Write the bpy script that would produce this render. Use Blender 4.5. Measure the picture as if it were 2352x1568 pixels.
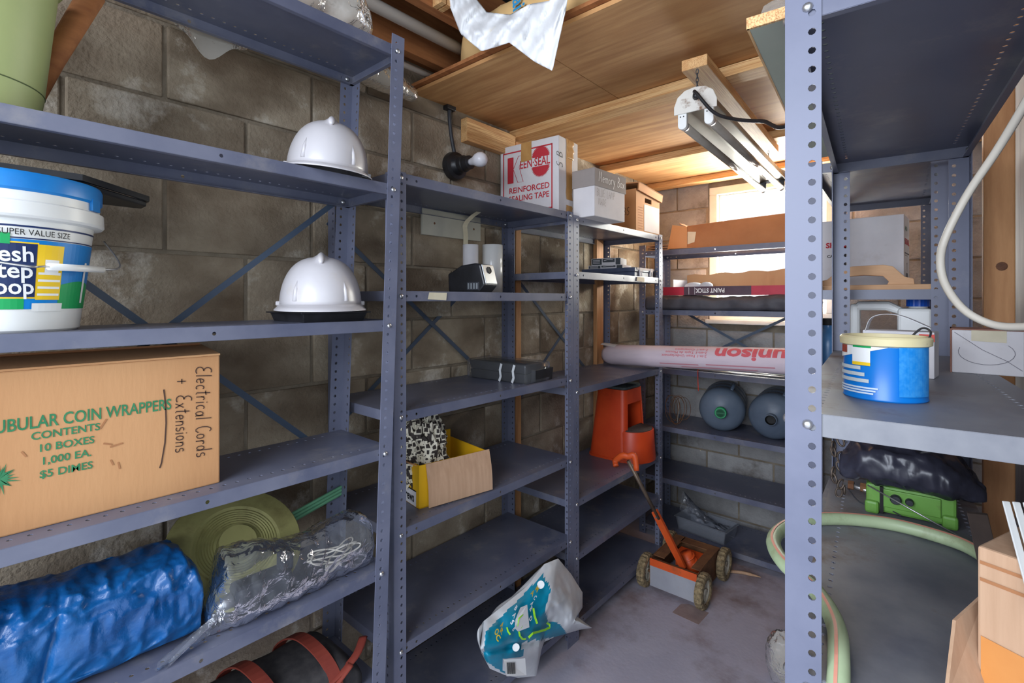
import bpy, math, random
from mathutils import Vector, Matrix, noise
from math import sin, cos, pi, radians, sqrt

# ------------------------------------------------------------------ scene reset
for o in list(bpy.data.objects):
    bpy.data.objects.remove(o, do_unlink=True)
SC = bpy.context.scene
COL = SC.collection

# ------------------------------------------------------------------ camera
F = 1128.6          # focal length in pixels of the 2352 px wide frame
YAW = radians(41.3)
CAMZ = 1.46
HV = 688.0          # horizon row
cam_data = bpy.data.cameras.new('camera')
cam_data.sensor_width = 36.0
cam_data.lens = 36.0 * F / 2352.0
cam_data.shift_y = -(784.0 - HV) / 2352.0
cam_data.clip_start = 0.05
cam = bpy.data.objects.new('camera', cam_data)
cam.location = (0, 0, CAMZ)
cam.rotation_euler = (pi / 2, 0, YAW)
COL.objects.link(cam)
SC.camera = cam

# ------------------------------------------------------------------ colour management and light
SC.view_settings.view_transform = 'Standard'
SC.view_settings.look = 'None'
SC.view_settings.gamma = 1.0
SC.view_settings.use_curve_mapping = False
SC.view_settings.exposure = 1.16

world = bpy.data.worlds.new('overcast_sky')
SC.world = world
world.use_nodes = True
bg = world.node_tree.nodes['Background']
bg.inputs[0].default_value = (0.80, 0.90, 1.0, 1)
bg.inputs[1].default_value = 0.72

def area_light(name, loc, rot, sx, sy, energy, color, portal=False):
    d = bpy.data.lights.new(name, 'AREA')
    d.shape = 'RECTANGLE'; d.size = sx; d.size_y = sy
    d.energy = energy; d.color = color
    if portal:
        d.cycles.is_portal = True
    o = bpy.data.objects.new(name, d)
    o.location = loc; o.rotation_euler = rot
    COL.objects.link(o)
    return o

XW, YW, ZC = -1.56, 3.33, 2.265       # left wall plane, back wall plane, plywood ceiling underside
XR, YF = 0.17, -0.75                  # right wall, front wall (behind the camera)
WX0, WX1, WZ0, WZ1 = -1.17, -0.46, 1.33, 2.20   # window opening
DX0, DX1, DZ1 = -1.30, XR, 2.45      # assumed unseen opening, widened round the right corner to let in fill light
YD = 0.50                             # the right wall starts here
# daylight falling in through the window (bright sunlit yard outside) and through the assumed opening behind the camera
area_light('window_daylight', ((WX0 + WX1) / 2, YW + 0.30, (WZ0 + WZ1) / 2 - 0.04), (radians(-97), 0, 0), 1.0, 1.1, 118, (1.0, 0.96, 0.90))
area_light('doorway_portal', ((DX0 + DX1) / 2, YF - 0.05, DZ1 / 2), (radians(90), 0, 0), DX1 - DX0, DZ1, 1, (1, 1, 1), True)
area_light('side_portal', (XR + 0.05, (YF + YD) / 2, DZ1 / 2), (radians(90), 0, radians(90)), YD - YF, DZ1, 1, (1, 1, 1), True)
area_light('doorway_daylight', (-0.40, YF - 0.75, 1.95), (radians(66), 0, 0), 1.9, 1.3, 40, (0.80, 0.87, 1.0))

# ------------------------------------------------------------------ pixel helpers (frame 2352 x 1568)
FW = Vector((-sin(YAW), cos(YAW), 0)); RT = Vector((cos(YAW), sin(YAW), 0))
CAM = Vector((0, 0, CAMZ))
def ray(u, v): return FW * F + RT * (u - 1176.0) + Vector((0, 0, HV - v))
def at_z(u, v, z):
    r = ray(u, v); return CAM + r * ((z - CAMZ) / r.z)
def at_x(u, v, x):
    r = ray(u, v); return CAM + r * (x / r.x)
def at_y(u, v, y):
    r = ray(u, v); return CAM + r * (y / r.y)

# ------------------------------------------------------------------ materials
def lin(c):
    c /= 255.0
    return c / 12.92 if c <= 0.04045 else ((c + 0.055) / 1.055) ** 2.4
def S(*c): return tuple(lin(x) for x in c) + (1.0,)

def M(name, c1, c2=None, scale=8.0, rough=0.6, metal=0.0, bump=0.0, bscale=40.0, stretch=(1, 1, 1), spec=0.5,
      ramp=(0.35, 0.68), dirt=None, dscale=3.0, dramp=(0.52, 0.7), vary=0.0, rough2=None, coat=0.0, detail=6.0,
      wave=None):
    m = bpy.data.materials.new(name); m.use_nodes = True
    nt = m.node_tree; b = nt.nodes['Principled BSDF']; L = nt.links
    b.inputs['Roughness'].default_value = rough
    b.inputs['Metallic'].default_value = metal
    b.inputs['Specular IOR Level'].default_value = spec
    if coat: b.inputs['Coat Weight'].default_value = coat
    tc = nt.nodes.new('ShaderNodeTexCoord'); mp = nt.nodes.new('ShaderNodeMapping')
    mp.inputs['Scale'].default_value = stretch
    L.new(tc.outputs['Object'], mp.inputs['Vector'])
    vec = mp.outputs['Vector']
    oi = nt.nodes.new('ShaderNodeObjectInfo')
    addv = nt.nodes.new('ShaderNodeVectorMath'); addv.operation = 'ADD'
    sc = nt.nodes.new('ShaderNodeMath'); sc.operation = 'MULTIPLY'; sc.inputs[1].default_value = 37.0
    L.new(oi.outputs['Random'], sc.inputs[0]); L.new(sc.outputs[0], addv.inputs[1]); L.new(vec, addv.inputs[0])
    vec = addv.outputs[0]
    col = None
    if c2 is None:
        rgb = nt.nodes.new('ShaderNodeRGB'); rgb.outputs[0].default_value = c1; col = rgb.outputs[0]
    else:
        n = nt.nodes.new('ShaderNodeTexNoise'); n.inputs['Scale'].default_value = scale; n.inputs['Detail'].default_value = detail
        n.inputs['Roughness'].default_value = 0.6
        L.new(vec, n.inputs['Vector'])
        r = nt.nodes.new('ShaderNodeValToRGB')
        r.color_ramp.elements[0].position = ramp[0]; r.color_ramp.elements[0].color = c1
        r.color_ramp.elements[1].position = ramp[1]; r.color_ramp.elements[1].color = c2
        L.new(n.outputs['Fac'], r.inputs['Fac']); col = r.outputs['Color']
        if rough2 is not None:
            mr = nt.nodes.new('ShaderNodeMapRange'); mr.inputs['To Min'].default_value = rough; mr.inputs['To Max'].default_value = rough2
            mr.inputs['From Min'].default_value = ramp[0]; mr.inputs['From Max'].default_value = ramp[1]
            L.new(n.outputs['Fac'], mr.inputs['Value']); L.new(mr.outputs['Result'], b.inputs['Roughness'])
    if wave:
        wcol, wscale, wstr = wave
        w = nt.nodes.new('ShaderNodeTexNoise'); w.inputs['Scale'].default_value = wscale; w.inputs['Detail'].default_value = 4
        mp2 = nt.nodes.new('ShaderNodeMapping'); mp2.inputs['Scale'].default_value = wstr
        L.new(vec, mp2.inputs['Vector']); L.new(mp2.outputs[0], w.inputs['Vector'])
        r = nt.nodes.new('ShaderNodeValToRGB'); r.color_ramp.elements[0].position = 0.42; r.color_ramp.elements[1].position = 0.66
        mx = nt.nodes.new('ShaderNodeMix'); mx.data_type = 'RGBA'
        L.new(w.outputs['Fac'], r.inputs['Fac']); L.new(r.outputs['Color'], mx.inputs['Factor'])
        L.new(col, mx.inputs['A']); mx.inputs['B'].default_value = wcol; col = mx.outputs['Result']
    if dirt is not None:
        n = nt.nodes.new('ShaderNodeTexNoise'); n.inputs['Scale'].default_value = dscale; n.inputs['Detail'].default_value = 9
        n.inputs['Roughness'].default_value = 0.68
        L.new(vec, n.inputs['Vector'])
        r = nt.nodes.new('ShaderNodeValToRGB'); r.color_ramp.elements[0].position = dramp[0]; r.color_ramp.elements[1].position = dramp[1]
        mx = nt.nodes.new('ShaderNodeMix'); mx.data_type = 'RGBA'
        L.new(n.outputs['Fac'], r.inputs['Fac']); L.new(r.outputs['Color'], mx.inputs['Factor'])
        L.new(col, mx.inputs['A']); mx.inputs['B'].default_value = dirt; col = mx.outputs['Result']
    if vary:
        hs = nt.nodes.new('ShaderNodeHueSaturation')
        mr = nt.nodes.new('ShaderNodeMapRange'); mr.inputs['To Min'].default_value = 1 - vary; mr.inputs['To Max'].default_value = 1 + vary
        L.new(oi.outputs['Random'], mr.inputs['Value']); L.new(mr.outputs['Result'], hs.inputs['Value'])
        L.new(col, hs.inputs['Color']); col = hs.outputs['Color']
    L.new(col, b.inputs['Base Color'])
    if bump:
        n = nt.nodes.new('ShaderNodeTexNoise'); n.inputs['Scale'].default_value = bscale; n.inputs['Detail'].default_value = 5
        L.new(vec, n.inputs['Vector'])
        bp = nt.nodes.new('ShaderNodeBump'); bp.inputs['Strength'].default_value = bump; bp.inputs['Distance'].default_value = 0.01
        L.new(n.outputs['Fac'], bp.inputs['Height']); L.new(bp.outputs['Normal'], b.inputs['Normal'])
    return m

def clear_mat(name, tint=(1, 1, 1, 1), film=0.10, rough=0.12, milky=(0.8, 0.82, 0.85, 1), glossmul=1.0, shine=0.55, crinkle=0.0):
    """thin plastic film: mostly see-through, some milky scatter, sharp reflections"""
    m = bpy.data.materials.new(name); m.use_nodes = True
    nt = m.node_tree; L = nt.links; nt.nodes.clear()
    out = nt.nodes.new('ShaderNodeOutputMaterial')
    tr = nt.nodes.new('ShaderNodeBsdfTransparent'); tr.inputs[0].default_value = tint
    df = nt.nodes.new('ShaderNodeBsdfDiffuse'); df.inputs[0].default_value = milky
    gl = nt.nodes.new('ShaderNodeBsdfGlossy'); gl.inputs['Roughness'].default_value = rough
    gl.inputs[0].default_value = (glossmul, glossmul, glossmul, 1)
    m1 = nt.nodes.new('ShaderNodeMixShader'); m1.inputs[0].default_value = film
    L.new(tr.outputs[0], m1.inputs[1]); L.new(df.outputs[0], m1.inputs[2])
    lw = nt.nodes.new('ShaderNodeLayerWeight'); lw.inputs[0].default_value = 0.25
    m2 = nt.nodes.new('ShaderNodeMixShader')
    ml = nt.nodes.new('ShaderNodeMath'); ml.operation = 'MULTIPLY'; ml.inputs[1].default_value = shine
    if crinkle:
        tc = nt.nodes.new('ShaderNodeTexCoord'); nz = nt.nodes.new('ShaderNodeTexNoise'); nz.inputs['Scale'].default_value = 28; nz.inputs['Detail'].default_value = 3
        nz.inputs['Distortion'].default_value = 1.2
        bp = nt.nodes.new('ShaderNodeBump'); bp.inputs['Strength'].default_value = crinkle; bp.inputs['Distance'].default_value = 0.012
        L.new(tc.outputs['Object'], nz.inputs['Vector']); L.new(nz.outputs['Fac'], bp.inputs['Height'])
        L.new(bp.outputs['Normal'], gl.inputs['Normal']); L.new(bp.outputs['Normal'], lw.inputs['Normal'])
    L.new(lw.outputs['Fresnel'], ml.inputs[0]); L.new(ml.outputs[0], m2.inputs[0]); L.new(m1.outputs[0], m2.inputs[1]); L.new(gl.outputs[0], m2.inputs[2])
    L.new(m2.outputs[0], out.inputs[0])
    return m

MT = {}
MT['block'] = M('concrete_block', S(142, 126, 106), S(178, 164, 142), scale=5, rough=0.95, bump=0.5, bscale=90, vary=0.14,
                dirt=S(220, 212, 198), dscale=5.0, dramp=(0.55, 0.74), wave=(S(106, 90, 72), 3.4, (1, 1, 1.6)))
MT['block_back'] = M('concrete_block_grey', S(138, 136, 134), S(174, 172, 170), scale=5, rough=0.95, bump=0.5, bscale=90, vary=0.12,
                     dirt=S(92, 84, 76), dscale=4, dramp=(0.56, 0.74))
MT['mortar'] = M('mortar', S(120, 108, 92), S(148, 136, 118), scale=12, rough=1.0, bump=0.4, bscale=120)
MT['floor'] = M('painted_concrete', S(166, 162, 176), S(186, 182, 194), scale=2.5, rough=0.6, bump=0.08, bscale=60,
                dirt=S(112, 88, 76), dscale=1.6, dramp=(0.52, 0.72))
MT['ply'] = M('plywood', S(186, 134, 82), S(214, 166, 110), scale=2.5, rough=0.7, stretch=(1, 3, 1), bump=0.05, bscale=60, vary=0.08,
              wave=(S(178, 126, 76), 3.0, (1, 4, 1)))
MT['lumber'] = M('lumber', S(212, 164, 104), S(238, 202, 146), scale=4, rough=0.65, stretch=(1, 8, 8), bump=0.08, bscale=80,
                 wave=(S(186, 130, 78), 6.0, (1, 9, 9)))
MT['lumber_y'] = M('lumber_y', S(200, 150, 94), S(236, 198, 140), scale=4, rough=0.65, stretch=(8, 1, 8), bump=0.08, bscale=80,
                   wave=(S(176, 120, 70), 6.0, (9, 1, 9)))
MT['old_wood'] = M('old_wood', S(150, 92, 52), S(186, 122, 72), scale=4, rough=0.75, stretch=(8, 1, 8), bump=0.1, bscale=80)
MT['stud'] = M('stud_wood', S(176, 122, 76), S(204, 150, 100), scale=4, rough=0.7, stretch=(8, 8, 1), bump=0.1, bscale=70)
MT['roof'] = M('roof_deck', S(52, 50, 50), S(78, 74, 72), scale=4, rough=0.9)
MT['grey_wall'] = M('grey_wall', S(138, 134, 138), S(166, 162, 164), scale=3, rough=0.9, stretch=(4, 4, 1), bump=0.15, bscale=50)
MT['rack'] = M('rack_paint', S(98, 102, 122), S(114, 117, 136), scale=6, rough=0.38, spec=0.5, dirt=S(128, 128, 140), dscale=9, dramp=(0.6, 0.8), rough2=0.5)
MT['rack_top'] = M('rack_shelf_paint', S(88, 92, 112), S(112, 114, 130), scale=5, rough=0.30, spec=0.5, dirt=S(142, 138, 138), dscale=6, dramp=(0.55, 0.8), rough2=0.5)
MT['rack_worn'] = M('rack_worn_paint', S(100, 102, 112), S(150, 150, 152), scale=4, rough=0.38, spec=0.5, dirt=S(96, 74, 62), dscale=4, dramp=(0.54, 0.7), rough2=0.6)
MT['zinc'] = M('zinc', S(205, 205, 205), rough=0.35, metal=0.9)
MT['brace'] = M('brace_paint', S(64, 78, 98), S(74, 88, 106), scale=6, rough=0.4)
MT['white_paint'] = M('white_frame_paint', S(206, 208, 200), S(224, 226, 220), scale=6, rough=0.6)
MT['pvc'] = M('white_pvc', S(222, 216, 206), rough=0.4)
MT['black'] = M('black_plastic', S(26, 26, 28), S(40, 40, 44), scale=20, rough=0.4)

# ------------------------------------------------------------------ mesh helpers
class MB:
    def __init__(s): s.v = []; s.f = []; s.m = []
    def add(s, vs, fs, mi=0, mat=None):
        o = len(s.v)
        for p in vs:
            p = Vector(p); s.v.append(mat @ p if mat else p)
        for f in fs: s.f.append([i + o for i in f]); s.m.append(mi)
    def box(s, x0, x1, y0, y1, z0, z1, mi=0, mat=None):
        s.add([(x0, y0, z0), (x1, y0, z0), (x1, y1, z0), (x0, y1, z0), (x0, y0, z1), (x1, y0, z1), (x1, y1, z1), (x0, y1, z1)],
              [(0, 3, 2, 1), (4, 5, 6, 7), (0, 1, 5, 4), (1, 2, 6, 5), (2, 3, 7, 6), (3, 0, 4, 7)], mi, mat)
    def loft(s, rings, closed=True, cap0=True, cap1=True, mi=0, mat=None):
        n = len(rings[0]); vs = [p for r in rings for p in r]; fs = []
        for i in range(len(rings) - 1):
            for j in range(n if closed else n - 1):
                a = i * n + j; b = i * n + (j + 1) % n
                fs.append((a, b, b + n, a + n))
        if closed and cap0: fs.append(tuple(reversed(range(n))))
        if closed and cap1: fs.append(tuple(range((len(rings) - 1) * n, len(rings) * n)))
        s.add(vs, fs, mi, mat)
    def lathe(s, prof, n=32, mi=0, mat=None, cap0=True, cap1=True):
        rings = [[(r * cos(2 * pi * j / n), r * sin(2 * pi * j / n), z) for j in range(n)] for r, z in prof]
        s.loft(rings, True, cap0, cap1, mi, mat)
    def tube(s, path, r, n=8, mi=0, mat=None, caps=True, flat=1.0):
        P = [Vector(p) for p in path]; rings = []; up = None
        for i, p in enumerate(P):
            t = (P[min(i + 1, len(P) - 1)] - P[max(i - 1, 0)]).normalized()
            if up is None:
                up = Vector((0, 0, 1)) if abs(t.z) < 0.9 else Vector((1, 0, 0))
            a = t.cross(up)
            if a.length < 1e-5: a = t.orthogonal()
            a.normalize(); b = a.cross(t).normalized(); up = b
            rr = r[i] if isinstance(r, (list, tuple)) else r
            rings.append([p + a * (rr * cos(2 * pi * j / n)) + b * (rr * flat * sin(2 * pi * j / n)) for j in range(n)])
        s.loft(rings, True, caps, caps, mi, mat)
    def prism(s, poly, h0, h1, mi=0, mat=None, axis='z'):
        n = len(poly)
        def P(a, b, h):
            return {'z': (a, b, h), 'y': (a, h, b), 'x': (h, a, b)}[axis]
        vs = [P(a, b, h0) for a, b in poly] + [P(a, b, h1) for a, b in poly]
        fs = [tuple(range(n - 1, -1, -1)), tuple(range(n, 2 * n))] + [(i, (i + 1) % n, n + (i + 1) % n, n + i) for i in range(n)]
        s.add(vs, fs, mi, mat)
    def grid(s, fn, nu, nv, mi=0, mat=None):
        vs = [fn(i / nu, j / nv) for i in range(nu + 1) for j in range(nv + 1)]
        fs = [(i * (nv + 1) + j, (i + 1) * (nv + 1) + j, (i + 1) * (nv + 1) + j + 1, i * (nv + 1) + j + 1) for i in range(nu) for j in range(nv)]
        s.add(vs, fs, mi, mat)
    def strip(s, L0, L1, w0, w1, holes, r, fn, mi=0, n8=8):
        """flat strip along s with holes at the s positions in `holes` (centre wc): real openings"""
        vs = []; fs = []
        def q(a, b, c, d):
            o = len(vs); vs.extend([a, b, c, d]); fs.append((o, o + 1, o + 2, o + 3))
        cur = L0
        half = r * 1.35
        for (h, wc) in sorted(holes):
            a, b = h - half, h + half
            if a < cur - 1e-6 or b > L1 + 1e-6: continue
            if a > cur + 1e-6: q((cur, w0), (a, w0), (a, w1), (cur, w1))
            o = len(vs)
            outer = [(b, wc), (b, w1), (h, w1), (a, w1), (a, wc), (a, w0), (h, w0), (b, w0)]
            inner = [(h + r * cos(pi / 4 * k), wc + r * sin(pi / 4 * k)) for k in range(8)]
            vs.extend(outer + inner)
            for k in range(8):
                k2 = (k + 1) % 8
                fs.append((o + k, o + k2, o + 8 + k2, o + 8 + k))
            cur = b
        if cur < L1 - 1e-6: q((cur, w0), (L1, w0), (L1, w1), (cur, w1))
        s.add([fn(a, b) for a, b in vs], fs, mi)
    def mesh(s, name, mats, smooth=False):
        me = bpy.data.meshes.new(name)
        me.from_pydata([tuple(p) for p in s.v], [], s.f)
        for m in (mats if isinstance(mats, (list, tuple)) else [mats]): me.materials.append(m)
        me.polygons.foreach_set('material_index', s.m)
        if smooth: me.polygons.foreach_set('use_smooth', [True] * len(s.f))
        me.validate(); me.update()
        return me
    def build(s, name, mats, parent=None, smooth=False, bevel=0, solid=0, loc=None, rotz=0, sub=0, auto=None, offset=-1):
        return place(name, s.mesh(name, mats, smooth), parent, loc, rotz, bevel, solid, sub, auto, offset)

def place(name, me, parent=None, loc=None, rotz=0, bevel=0, solid=0, sub=0, auto=None, offset=-1):
    o = bpy.data.objects.new(name, me); COL.objects.link(o)
    if parent is not None: o.parent = parent
    if loc is not None: o.location = loc
    if rotz: o.rotation_euler = (0, 0, rotz)
    if solid:
        md = o.modifiers.new('thickness', 'SOLIDIFY'); md.thickness = solid; md.offset = offset
    if bevel:
        md = o.modifiers.new('edge', 'BEVEL'); md.width = bevel; md.segments = 2; md.limit_method = 'ANGLE'; md.angle_limit = radians(40)
    if sub:
        md = o.modifiers.new('smooth', 'SUBSURF'); md.levels = sub; md.render_levels = sub
    if auto is not None:
        for p in me.polygons: p.use_smooth = True
        md = o.modifiers.new('split', 'EDGE_SPLIT'); md.split_angle = radians(auto)
    return o

def empty(name, loc, rot=(0, 0, 0)):
    o = bpy.data.objects.new(name, None); COL.objects.link(o)
    o.location = loc; o.rotation_euler = rot if isinstance(rot, (tuple, list)) else (0, 0, rot)
    o.empty_display_size = 0.05
    return o
def tag(o, label, cat, group=None):
    o['label'] = label; o['category'] = cat
    if group: o['group'] = group
    return o
def thing(name, label, cat, loc, rot=(0, 0, 0), group=None):
    return tag(empty(name, loc, rot), label, cat, group)
def struct(o):
    o['kind'] = 'structure'; return o

# ------------------------------------------------------------------ room shell
random.seed(4)
def floor_():
    b = MB(); b.box(XW - 0.1, XR + 0.1, YF - 0.6, YW + 0.1, -0.08, 0)
    f = struct(b.build('floor', MT['floor']))
    p = MB()                                              # worn bare patch, peeled paint
    c = at_z(1590, 1410, 0)
    p.prism([(-0.075, -0.05), (0.05, -0.055), (0.055, 0.06), (-0.04, 0.065), (-0.07, 0.04)], 0.0002, 0.0010)
    p.build('peeled_patch', M('bare_concrete', S(136, 116, 112), S(150, 130, 124), scale=30, rough=0.9), f, loc=(c.x, c.y, 0))
    return f
floor_()

BL, BH, BJ = 0.406, 0.203, 0.010
def block_mesh(l, name, mat):
    b = MB(); b.box(0, l - BJ, 0, 0.03, 0, BH - BJ)
    return b.mesh(name, mat)
_bm = {}
def blocks(parent, mat, to, s0, s1, z0s, first_off, skip=None, rot=0, sgn=1):
    """running-bond blocks along the wall, each its own child"""
    k = 0; z = z0s
    while z < 2.5:
        off = first_off + (0.5 * BL if k % 2 else 0)
        s = s0 - ((s0 - off) % BL)
        while s < s1 - 0.02:
            a = max(s, s0); e = min(s + BL, s1)
            segs = [(a, e)]
            if skip and z + BH > skip[2] + 0.02 and z < skip[3] - 0.02:
                segs = []
                if a < skip[0]: segs.append((a, min(e, skip[0])))
                if e > skip[1]: segs.append((max(a, skip[1]), e))
            for (p, q) in segs:
                if q - p < 0.03: continue
                key = (mat.name, round(q - p, 3))
                if key not in _bm: _bm[key] = block_mesh(q - p, 'concrete_block', mat)
                loc, rz = to(p if sgn > 0 else q, z, random.uniform(-0.002, 0.003))
                place('concrete_block', _bm[key], parent, loc, rz, bevel=0.004)
            s += BL
        z += BH; k += 1

def wall_left():
    b = MB(); b.box(XW - 0.12, XW - 0.006, YF, YW + 0.1, 0, 2.72)
    w = struct(b.build('wall_left', MT['mortar']))
    # blocks face +X: local x -> world y, local y(depth) -> world -x
    blocks(w, MT['block'], lambda s, z, d: ((XW + d, s, z), pi / 2), YF, YW, 0.172 - BH, 0.379 - BL)
    return w
def wall_back():
    b = MB()
    y0, y1 = YW + 0.006, YW + 0.14
    b.box(XW - 0.12, WX0, y0, y1, 0, 2.72); b.box(WX1, XR + 0.12, y0, y1, 0, 2.72)
    b.box(WX0, WX1, y0, y1, 0, WZ0); b.box(WX0, WX1, y0, y1, WZ1, 2.72)
    w = struct(b.build('wall_back', MT['mortar']))
    blocks(w, MT['block_back'], lambda s, z, d: ((s, YW + d, z), 0), XW, XR, 0.05 - BH, -1.187, skip=(WX0, WX1, WZ0, WZ1))
    return w
def wall_right():
    b = MB(); b.box(XR, XR + 0.12, YD, YW + 0.14, 0, 2.72); b.box(XR, XR + 0.12, YF - 0.12, YD, DZ1, 2.72)
    w = struct(b.build('wall_right', MT['grey_wall']))
    s = MB(); s.box(0, 0.062, 0, 0.07, 0, ZC)
    s.build('stud', MT['stud'], w, bevel=0.003, loc=(0.082, 1.87, 0))
    k = MB(); k.lathe([(0.0001, 0), (0.012, 0), (0.009, 0.0006), (0.0001, 0.0008)], 12, mat=Matrix.Rotation(pi / 2, 4, 'X'))
    k.build('knot', M('wood_knot', S(96, 58, 34), S(120, 76, 46), scale=80, rough=0.7), w, loc=(0.118, 1.8698, 1.55))
    return w
def wall_front():
    b = MB()
    b.box(XW - 0.12, DX0, YF - 0.12, YF, 0, 2.72); b.box(DX0, DX1, YF - 0.12, YF, DZ1, 2.72)
    return struct(b.build('wall_front', MT['mortar']))
WL = wall_left(); WB = wall_back(); WR = wall_right(); wall_front()

def ceiling():
    b = MB(); b.box(XW - 0.12, XR + 0.12, YF - 0.12, YW + 0.14, 2.72, 2.80)
    c = struct(b.build('ceiling', MT['roof']))
    # plywood sheets laid on the joists
    for (x0, x1, y0, y1, dz) in [(XW, -0.98, 1.19, 1.79, 0), (-0.978, XR, 1.19, 1.79, 0.001), (XW, -0.72, 1.793, 2.60, 0.001), (-0.717, XR, 1.793, 2.60, 0),
                                 (XW, -0.95, 2.603, YW, 0), (-0.947, XR, 2.603, YW, 0.002)]:
        p = MB(); p.box(x0, x1, y0, y1, ZC + dz, ZC + dz + 0.013); p.build('plywood_panel', MT['ply'], c)
    p = MB(); p.box(XW, XR, 1.17, 1.34, ZC + 0.016, ZC + 0.028); p.build('plywood_panel', MT['old_wood'], c)
    # flat two-by-four joists across the room
    for y in (1.757, 2.575, 3.20):
        p = MB(); p.box(XW, XR, y, y + 0.089, ZC - 0.038, ZC - 0.001); p.build('joist', MT['lumber'], c, bevel=0.002)
    # ledger block along the left wall
    p = MB(); p.box(XW + 0.002, XW + 0.04, 1.44, 1.755, 2.135, ZC - 0.03); p.build('ledger', MT['lumber_y'], c, bevel=0.002)
    # old beams running the other way, above the open end
    for (x0, x1, z0, z1, m) in [(-1.50, -1.46, 2.36, 2.46, 'old_wood'), (-1.30, -1.262, 2.42, 2.60, 'old_wood'), (-1.555, -1.52, 2.38, 2.60, 'old_wood'),
                                (-0.72, -0.682, 2.46, 2.66, 'old_wood'), (-0.1, -0.062, 2.46, 2.66, 'old_wood')]:
        p = MB(); p.box(x0, x1, YF, 1.6, z0, z1); p.build('beam', MT[m], c, bevel=0.002)
    for i in range(2):
        p = MB(); p.box(-1.26, -1.215, 1.04 + i * 0.024, 1.058 + i * 0.024, 2.42, 2.60); p.build('beam_shim', MT['lumber_y'], c)
    return c
CE = ceiling()

def window():
    b = MB(); t = 0.05; y0, y1 = YW - 0.012, YW + 0.08
    b.box(WX0, WX1, y0, y1, WZ1 - t, WZ1); b.box(WX0, WX1, y0, y1, WZ0, WZ0 + t)
    b.box(WX0, WX0 + t, y0, y1, WZ0 + t, WZ1 - t); b.box(WX1 - t, WX1, y0, y1, WZ0 + t, WZ1 - t)
    w = struct(b.build('window_1', MT['white_paint'], bevel=0.004))
    b = MB(); s = 0.022; ya, yb = YW + 0.03, YW + 0.06
    xa, xb, za, zb = WX0 + t, WX1 - t, WZ0 + t, WZ1 - t
    b.box(xa, xb, ya, yb, zb - s, zb); b.box(xa, xb, ya, yb, za, za + s); b.box(xa, xa + s, ya, yb, za + s, zb - s); b.box(xb - s, xb, ya, yb, za + s, zb - s)
    b.build('sash', MT['white_paint'], w, bevel=0.003)
    b = MB(); b.box(xa + s, xb - s, ya + 0.012, ya + 0.016, za + s, zb - s)
    b.build('pane', clear_mat('window_glass', (0.96, 0.98, 0.97, 1), 0.05, 0.02), w)
    b = MB(); b.box(WX0 - 0.02, WX1 + 0.02, YW - 0.035, YW + 0.0, WZ0 - 0.028, WZ0); b.build('sill', MT['white_paint'], w, bevel=0.003)
    return w
window()

# furring strips on the left wall
for i, (y0, y1) in enumerate(((1.772, 1.812), (2.50, 2.575))):
    b = MB(); b.box(XW + 0.003, XW + 0.028, y0, y1, 0, ZC - 0.05)
    o = b.build('furring_strip', MT['stud'], WL, bevel=0.002)

# ------------------------------------------------------------------ steel shelving units
FA, FB, HP = 0.041, 0.042, 0.0254
def post_mesh(h, kx, ky, lean=0.0, fr=0.0045):
    """angle post: corner at origin, flange along kx*X and along ky*Y, a row of holes in each"""
    b = MB()
    n = int(h / HP); hz = [0.018 + HP * i for i in range(n)]
    b.strip(0, h, 0.0, FA, [(z, FA * 0.62) for z in hz], fr, lambda s, w: (kx * w, 0, s))
    b.strip(0, h, 0.0, FB, [(z, FB * 0.74) for z in hz], fr, lambda s, w: (0, ky * w, s))
    return b
def shelf_mb(w, d, lip=0.029, holes=(), sx=0.0, top_r=0.0040, top_step=0.0254):
    b = MB(); e = 0.0025
    x0, x1, y0, y1 = e, w - e, e, d - e
    row = []
    x = x0 + 0.055
    while x < x1 - 0.055:
        row.append(x); x += top_step
    b.strip(x0, x1, y0, y0 + 0.06, [(q, y0 + 0.033) for q in row], top_r, lambda s, q: (s, q, 0))
    b.add([(x0, y0 + 0.06, 0), (x1, y0 + 0.06, 0), (x1, y1 - 0.06, 0), (x0, y1 - 0.06, 0)], [(0, 1, 2, 3)])
    b.strip(x0, x1, y1 - 0.06, y1, [(q, y1 - 0.033) for q in row], top_r, lambda s, q: (s, q, 0))
    lh = [(w * t, -lip * 0.5) for t in holes]
    b.strip(x0, x1, -lip, 0, lh, 0.0042, lambda s, q: (s, y0, q))
    b.strip(x0, x1, -lip, 0, lh, 0.0042, lambda s, q: (s, y1, q))
    for xx in (x0, x1):
        b.add([(xx, y0, -lip), (xx, y1, -lip), (xx, y1, 0), (xx, y0, 0)], [(0, 1, 2, 3)])
    r = 0.012
    b.add([(x0, y0, -lip), (x1, y0, -lip), (x1, y0 + r, -lip), (x0, y0 + r, -lip)], [(0, 1, 2, 3)])
    b.add([(x0, y1, -lip), (x1, y1, -lip), (x1, y1 - r, -lip), (x0, y1 - r, -lip)], [(0, 1, 2, 3)])
    b.add([(x0, y0, -lip), (x0, y1, -lip), (x0 + r, y1, -lip), (x0 + r, y0, -lip)], [(0, 1, 2, 3)])
    b.add([(x1, y0, -lip), (x1, y1, -lip), (x1 - r, y1, -lip), (x1 - r, y0, -lip)], [(0, 1, 2, 3)])
    return b
def bolt_mesh():
    b = MB(); b.lathe([(0.0001, -0.0045), (0.0028, -0.0043), (0.0052, -0.003), (0.0066, -0.0008), (0.0068, 0.001)], 10, mat=Matrix.Rotation(-pi / 2, 4, 'X') @ Matrix.Scale(1, 4))
    # head points to -Y
    return b.mesh('bolt', MT['zinc'], True)
BOLT = bolt_mesh()
_pc = {}
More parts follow.
